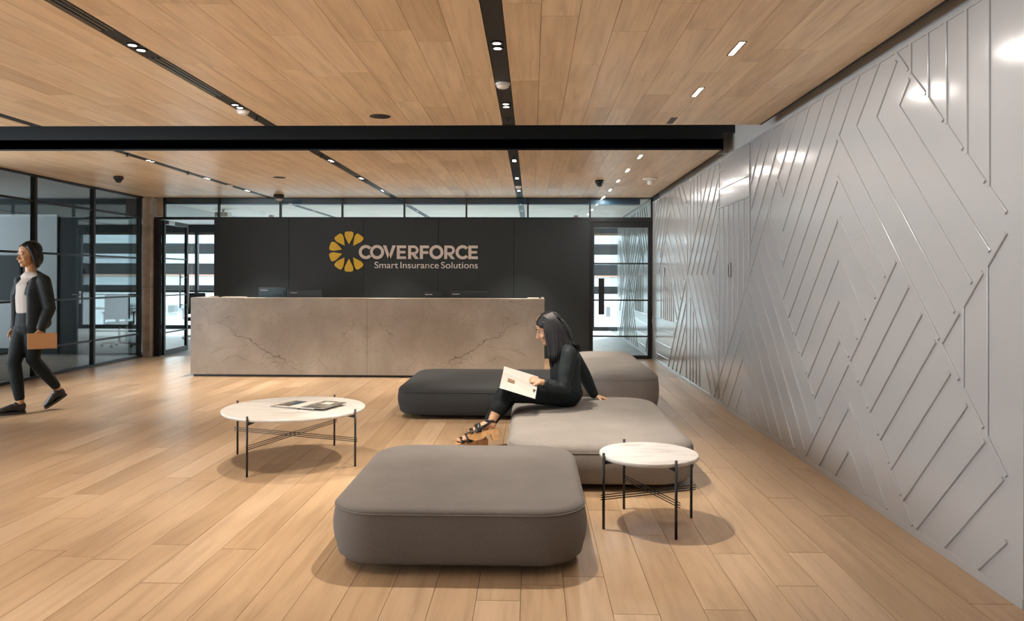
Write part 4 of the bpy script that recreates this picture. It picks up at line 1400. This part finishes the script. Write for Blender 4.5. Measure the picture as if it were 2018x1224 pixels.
for i in range(46):
    t = i / 45.0
    b = -0.085 + 0.17 * t
    p0 = P(-0.06, b * 0.4, 0.112)
    p1 = P(-0.110, b * 0.9, 0.04)
    p2 = P(-0.116, b * 1.0, -0.060)
    p3 = V(0.335 + rr.uniform(-0.01, 0.01), 6.385 - b * 1.1, 0.850)
    p4 = V(0.395 + rr.uniform(-0.02, 0.015), 6.37 - b * 1.1, 0.795 + rr.uniform(-0.02, 0.02))
    add_tube(bm, [p0, p1, p2, p3, p4], [0.004, 0.007, 0.0075, 0.006, 0.0015], 6)
wl(link('hair_strands', finish(bm), M['hair'], woman, smooth=True))
wl(tube('hair_parting', [P(0.074, 0.010, 0.071), P(0.060, 0.010, 0.0945), P(0.03, 0.010, 0.1150), P(0.0, 0.010, 0.1245)], [0.002, 0.0028, 0.0028, 0.001], M['skin'], woman, 8))

def sandal(f, up, s, heel, ln, raise_, label):
    t = bpy.data.objects.new('sandal', None)
    col.objects.link(t)
    t.parent = woman
    t['label'] = label
    h = heel
    mt = Matrix((f, s, up)).transposed().to_4x4()
    mt.translation = h - up * 0.004
    t.matrix_parent_inverse = Matrix.Translation((-0.27, -6.42, -0.32))
    t.matrix_basis = mt
    w = 0.038
    sole = [(-0.012, 0.0), (-0.010, -0.018), (-0.006, -raise_), (0.046, -raise_), (0.054, -0.030), (0.095, -0.040), (0.125, -0.058), (0.185, -0.060), (ln + 0.008, -0.040), (ln + 0.016, -0.012), (ln + 0.012, -0.002), (0.15, 0.001), (0.08, 0.002)]
    bm = bmesh.new()
    add_prism(bm, sole, -w, w)
    me = finish(bm)
    link('sole', me, M['cork'], t)
    for x0, x1, hh, rr_ in ((0.122, 0.168, 0.058, 0.043), (0.185, 0.212, 0.036, 0.042)):
        bm = bmesh.new()
        n = 14
        A = [[bm.verts.new((x, -rr_ * math.cos(math.pi * j / n), (hh + o) * math.sin(math.pi * j / n) - 0.002)) for j in range(n + 1)] for x, o in ((x0, 0.012 if hh > 0.05 else 0.004), (x1, 0.0))]
        for j in range(n):
            bm.faces.new((A[0][j], A[0][j + 1], A[1][j + 1], A[1][j]))
        me = finish(bm)
        o = link('strap', me, M['leather'], t, smooth=True)
        so = o.modifiers.new('thick', 'SOLIDIFY')
        so.thickness = 0.003
        so.offset = 1
    bm = bmesh.new()
    n = 20
    A = [[bm.verts.new((0.040 + 0.046 * math.cos(2 * math.pi * j / n), 0.036 * math.sin(2 * math.pi * j / n), 0.058 + dz + 0.010 * math.cos(2 * math.pi * j / n))) for j in range(n)] for dz in (0.0, 0.020)]
    for j in range(n):
        bm.faces.new((A[0][j], A[0][(j + 1) % n], A[1][(j + 1) % n], A[1][j]))
    o = link('ankle_strap', finish(bm), M['leather'], t, smooth=True)
    so = o.modifiers.new('thick', 'SOLIDIFY')
    so.thickness = 0.003
    for sy in (-1, 1):
        bm = bmesh.new()
        add_tube(bm, [(0.14, sy * 0.038, 0.022), (0.085, sy * 0.039, 0.040), (0.04, sy * 0.038, 0.066)], [0.003, 0.003, 0.003], 8, True, (0, 1, 0), [4.5, 3.5, 3.0])
        link('strap', finish(bm), M['leather'], t, smooth=True)
f, up, s, pt = res['fl']
sandal(f, up, s, HEELL, (TOEL - HEELL).length, 0.085, 'black strappy sandal with chunky wooden block heel')
f, up, s, pt = res['fr']
sandal(f, up, s, HEELR, (TOER - HEELR).length, 0.088, 'black strappy sandal with wooden heel')


# the magazine on her lap
mg = thing('magazine', 'open white magazine held on the seated woman\'s lap', 'magazine', (-0.10, 6.15, 0.50))
def quad_sheet(name, a, b, c, d, th, m, parent):
    a, b, c, d = [Vector(q) for q in (a, b, c, d)]
    n = (b - a).cross(d - a).normalized() * th
    bm = bmesh.new()
    lo = [bm.verts.new(q) for q in (a, b, c, d)]
    hi = [bm.verts.new(q + n) for q in (a, b, c, d)]
    bm.faces.new(lo[::-1])
    bm.faces.new(hi)
    for i in range(4):
        bm.faces.new((lo[i], lo[(i + 1) % 4], hi[(i + 1) % 4], hi[i]))
    o = link(name, finish(bm), m, parent)
    o.matrix_parent_inverse = Matrix.Translation((0.10, -6.15, -0.50)) if parent.type == 'EMPTY' else Matrix.Identity(4)
    return o
SA, SB = V(-0.227, 6.03, 0.629), V(0.044, 6.03, 0.514)
LA, LB = V(-0.250, 5.925, 0.523), V(0.028, 5.925, 0.440)
FA, FB = V(-0.225, 6.225, 0.655), V(0.055, 6.225, 0.572)
cov = quad_sheet('front_cover', LA, LB, SB, SA, 0.004, M['paper'], mg)
quad_sheet('back_pages', SA, SB, FB, FA, 0.004, M['paper'], mg)
def onc(u, v):
    p = SA.lerp(SB, u)
    q = LA.lerp(LB, u)
    nn = (LB - LA).cross(SA - LA).normalized()
    return p.lerp(q, v) + nn * 0.0075
for u0, u1, v0, v1, m_ in ((0.17, 0.37, 0.22, 0.42, M['brown']), (0.90, 0.97, 0.28, 0.40, M['ink']), (0.91, 0.95, 0.46, 0.52, M['ink']), (0.235, 0.25, 0.55, 0.80, M['letter'])):
    quad_sheet('cover_print', onc(u0, v1), onc(u1, v1), onc(u1, v0), onc(u0, v0), 0.0004, m_, cov)
nn = V(0, 0, 1)
for i in range(5):
    u = 0.12 + 0.13 * i
    a = SA.lerp(SB, u) + (FA - SA) * 0.12 + V(0, 0, 0.0046)
    quad_sheet('page_print', a, a + (SB - SA) * 0.09, a + (SB - SA) * 0.09 + (FA - SA) * 0.10, a + (FA - SA) * 0.10, 0.0006, M['letter'], mg)

# ---------------------------------------------------------------- the walking woman by the glass
BX, BY = -5.09, 7.60
walker = thing('person', 'woman in dark open jacket and pale top walking past the left glass', 'person', (BX, BY, 0))
def ww(o):
    o.matrix_parent_inverse = Matrix.Translation((-BX, -BY, 0))
    return o
WF = V(-0.42, -0.91, 0).normalized()
WS = V(-WF.y, WF.x, 0)                  # her left
C0 = V(BX, BY, 0)
def B(fw, lf, z):
    return C0 + WF * fw + WS * lf + V(0, 0, z)
st = V(-0.80, -0.60, 0).normalized()    # stride direction
sh_l, el_l, wr_l = B(-0.02, 0.185, 1.335), B(-0.05, 0.235, 1.06), B(0.06, 0.265, 0.855)
sh_r, el_r, wr_r = B(-0.02, -0.185, 1.335), B(-0.08, -0.225, 1.07), B(0.02, -0.235, 0.85)
hip_l, hip_r = B(0, 0.085, 0.90), B(0, -0.085, 0.90)
an_r = V(-5.135, 7.52, 0.105)
he_r, to_r = V(-5.108, 7.545, 0.022), V(-5.318, 7.400, 0.022)
kn_r = hip_r.lerp(an_r, 0.5) + st * 0.075
an_l = V(-4.925, 7.815, 0.200)
kn_l = hip_l.lerp(an_l, 0.52) + st * 0.13
he_l, to_l = V(-4.885, 7.855, 0.150), V(-5.03, 7.745, 0.030)
WH = B(0.015, 0, 1.605)
wf2 = (WF + V(0, 0, -0.10)).normalized()
wu2 = (V(0, 0, 1) - wf2 * V(0, 0, 1).dot(wf2)).normalized()
def w2body(bm):
    res['P2'], res['s2'] = add_head(bm, WH, wf2, wu2, 1.05)
    add_limb(bm, [B(-0.02, 0, 1.36), B(-0.005, 0, 1.45), B(0.0, 0, 1.53)], [0.058, 0.050, 0.050], 1.0, WS)
    add_limb(bm, [B(0, 0, 0.90), B(0, 0, 1.03), B(0, 0, 1.18), B(-0.01, 0, 1.30), B(-0.02, 0, 1.36)], [0.155, 0.12, 0.14, 0.155, 0.12], [0.68, 0.68, 0.66, 0.6, 0.55], WS)
    for a, b, c in ((sh_l, el_l, wr_l), (sh_r, el_r, wr_r)):
        add_limb(bm, [a, b, c], [0.046, 0.038, 0.026])
    for a, b, c in ((hip_l, kn_l, an_l), (hip_r, kn_r, an_r)):
        add_limb(bm, [a, a.lerp(b, 0.5), b, b.lerp(c, 0.35), c], [0.08, 0.07, 0.052, 0.05, 0.034])
    add_hand(bm, wr_l, V(0.1, -0.25, -1), -WS, (0.55, 0.8, 0.6), -1, 1.0, 0.03, 0.6)
    add_hand(bm, wr_r, V(-0.05, -0.1, -1), WS, (0.3, 0.4, 0.3), 1, 1.0, 0.04, 0.4)
    for an, he, to in ((an_l, he_l, to_l), (an_r, he_r, to_r)):
        add_foot(bm, an, he, to, 0.9)
w2b = ww(blob('body', w2body, M['skin2'], walker, 0.0055, 3))
face_parts(w2b, res['P2'], wf2, res['s2'], wu2, 1.05, M['lips'])
def w2trousers(bm):
    add_limb(bm, [B(0, 0, 0.88), B(0, 0, 0.98), B(0, 0, 1.06)], [0.175, 0.165, 0.148], [0.70, 0.70, 0.70], WS)
    for a, b, c in ((hip_l, kn_l, an_l), (hip_r, kn_r, an_r)):
        add_limb(bm, [a, a.lerp(b, 0.5), b, b.lerp(c, 0.4), b.lerp(c, 0.86)], [0.098, 0.086, 0.066, 0.062, 0.046])
ww(blob('trousers', w2trousers, M['trouser'], walker, 0.008, 4))
def w2top(bm):
    add_limb(bm, [B(0.004, 0, 1.03), B(0.004, 0, 1.17), B(0.0, 0, 1.29), B(-0.01, 0, 1.355)], [0.150, 0.158, 0.160, 0.115], [0.74, 0.74, 0.70, 0.60], WS)
    add_limb(bm, [B(-0.01, -0.10, 1.36), B(-0.005, 0, 1.395), B(-0.01, 0.10, 1.36)], [0.05, 0.064, 0.05])
ww(blob('top', w2top, M['top'], walker, 0.008, 4))
def w2jacket(bm):
    for sd in (-1, 1):
        # each front panel hangs open at its own side, wrapping round to the back
        add_limb(bm, [B(-0.010, sd * 0.125, 0.90), B(-0.005, sd * 0.128, 1.05), B(-0.005, sd * 0.128, 1.20), B(-0.01, sd * 0.120, 1.33)], [0.125, 0.118, 0.122, 0.09], [0.55, 0.52, 0.50, 0.62], WF)
        add_limb(bm, [B(-0.012, sd * 0.065, 1.395), B(0.075, sd * 0.082, 1.31), B(0.108, sd * 0.088, 1.20)], [0.026, 0.024, 0.014], 0.5, WS)
    add_limb(bm, [B(-0.075, 0, 0.90), B(-0.075, 0, 1.10), B(-0.078, 0, 1.30), B(-0.06, 0, 1.37)], [0.155, 0.15, 0.165, 0.12], [0.35, 0.35, 0.32, 0.35], WS)
    for a, b, c in ((sh_l, el_l, wr_l), (sh_r, el_r, wr_r)):
        add_limb(bm, [a + V(0, 0, 0.0), a.lerp(b, 0.5), b, b.lerp(c, 0.5), b.lerp(c, 0.92)], [0.066, 0.064, 0.058, 0.053, 0.044])
    add_limb(bm, [sh_l + V(0, 0, 0.01), B(-0.055, 0, 1.40), sh_r + V(0, 0, 0.01)], [0.055, 0.05, 0.055])
ww(blob('jacket', w2jacket, M['blouse'], walker, 0.008, 4))
P2 = res['P2']
def w2hair(bm):
    add_ell(bm, P2(-0.026, 0, 0.044), (0.106, 0.089, 0.094), wf2, wu2)
    add_ell(bm, P2(-0.055, 0, -0.03), (0.072, 0.088, 0.105), wf2, wu2)
    for b in (-1, 1):
        add_limb(bm, [P2(0.022, b * 0.060, 0.080), P2(0.008, b * 0.082, 0.02), P2(-0.012, b * 0.088, -0.06), P2(-0.02, b * 0.080, -0.12)], [0.030, 0.028, 0.034, 0.024], 0.7, wf2)
ww(blob('hair', w2hair, M['hair'], walker, 0.007, 3))

def oxford(an, he, to, label):
    t = bpy.data.objects.new('shoe', None)
    col.objects.link(t)
    t.parent = walker
    t['label'] = label
    f = (to - he).normalized()
    up = (an - he) - f * (an - he).dot(f)
    up.normalize()
    s = f.cross(up)
    ln = (to - he).length
    pt = lambda x, z, y=0: he + f * ln * x + up * z + s * y
    def shape(bm):
        add_limb(bm, [pt(0.10, 0.055), pt(0.12, 0.03)], [0.040, 0.041], 1.0, s)
        add_limb(bm, [pt(0.12, 0.040), pt(0.42, 0.044), pt(0.72, 0.026), pt(0.93, 0.018)], [0.041, 0.042, 0.047, 0.036], [1.0, 0.95, 0.62, 0.55], s)
        add_limb(bm, [pt(0.12, 0.062), pt(0.26, 0.066)], [0.040, 0.036], 1.0, s)
    u_ = blob('upper', shape, M['leather'], t, 0.005, 3)
    bm = bmesh.new()
    n = 28
    lo, hi = [], []
    for j in range(n):
        a = 2 * math.pi * j / n
        x = 0.5 + 0.55 * math.cos(a)
        w = (0.046 if x > 0.45 else 0.036 + 0.010 * max(0, (x - 0.1) / 0.35)) * (abs(math.sin(a)) ** 0.55) * (1 if math.sin(a) > 0 else -1)
        hi.append(bm.verts.new(pt(x, 0.004, w)))
        lo.append(bm.verts.new(pt(x, -0.018, w)))
    bm.faces.new(hi)
    bm.faces.new(lo[::-1])
    for j in range(n):
        bm.faces.new((lo[j], lo[(j + 1) % n], hi[(j + 1) % n], hi[j]))
    link('sole', finish(bm), M['ink'], t)
    bm = bmesh.new()
    for x, z in ((0.34, 0.088), (0.43, 0.083), (0.52, 0.074)):
        add_tube(bm, [pt(x, z - 0.012, -0.024), pt(x, z, 0), pt(x, z - 0.012, 0.024)], 0.003, 6)
    link('laces', finish(bm), M['screen'], t, smooth=True)
    for c in t.children:
        c.matrix_parent_inverse = Matrix.Identity(4)
    t.matrix_parent_inverse = Matrix.Translation((-BX, -BY, 0))
oxford(an_r, he_r, to_r, 'black lace-up shoe planted on the floor')
oxford(an_l, he_l, to_l, 'black lace-up shoe with heel lifted')

fold = thing('folder', 'tan leather folder carried in the walking woman\'s left hand', 'folder', tuple(wr_l + V(0.03, -0.02, -0.11)), math.atan2(0.55, 0.83))
box('cover', -0.125, 0.125, -0.018, -0.012, -0.075, 0.075, M['clutch'], fold, bevel=0.002)
box('cover', -0.125, 0.125, 0.012, 0.018, -0.075, 0.075, M['clutch'], fold, bevel=0.002)
box('spine', -0.125, 0.125, -0.018, 0.018, -0.079, -0.075, M['clutch'], fold)
box('pages', -0.118, 0.118, -0.011, 0.011, -0.074, 0.068, M['paper'], fold)
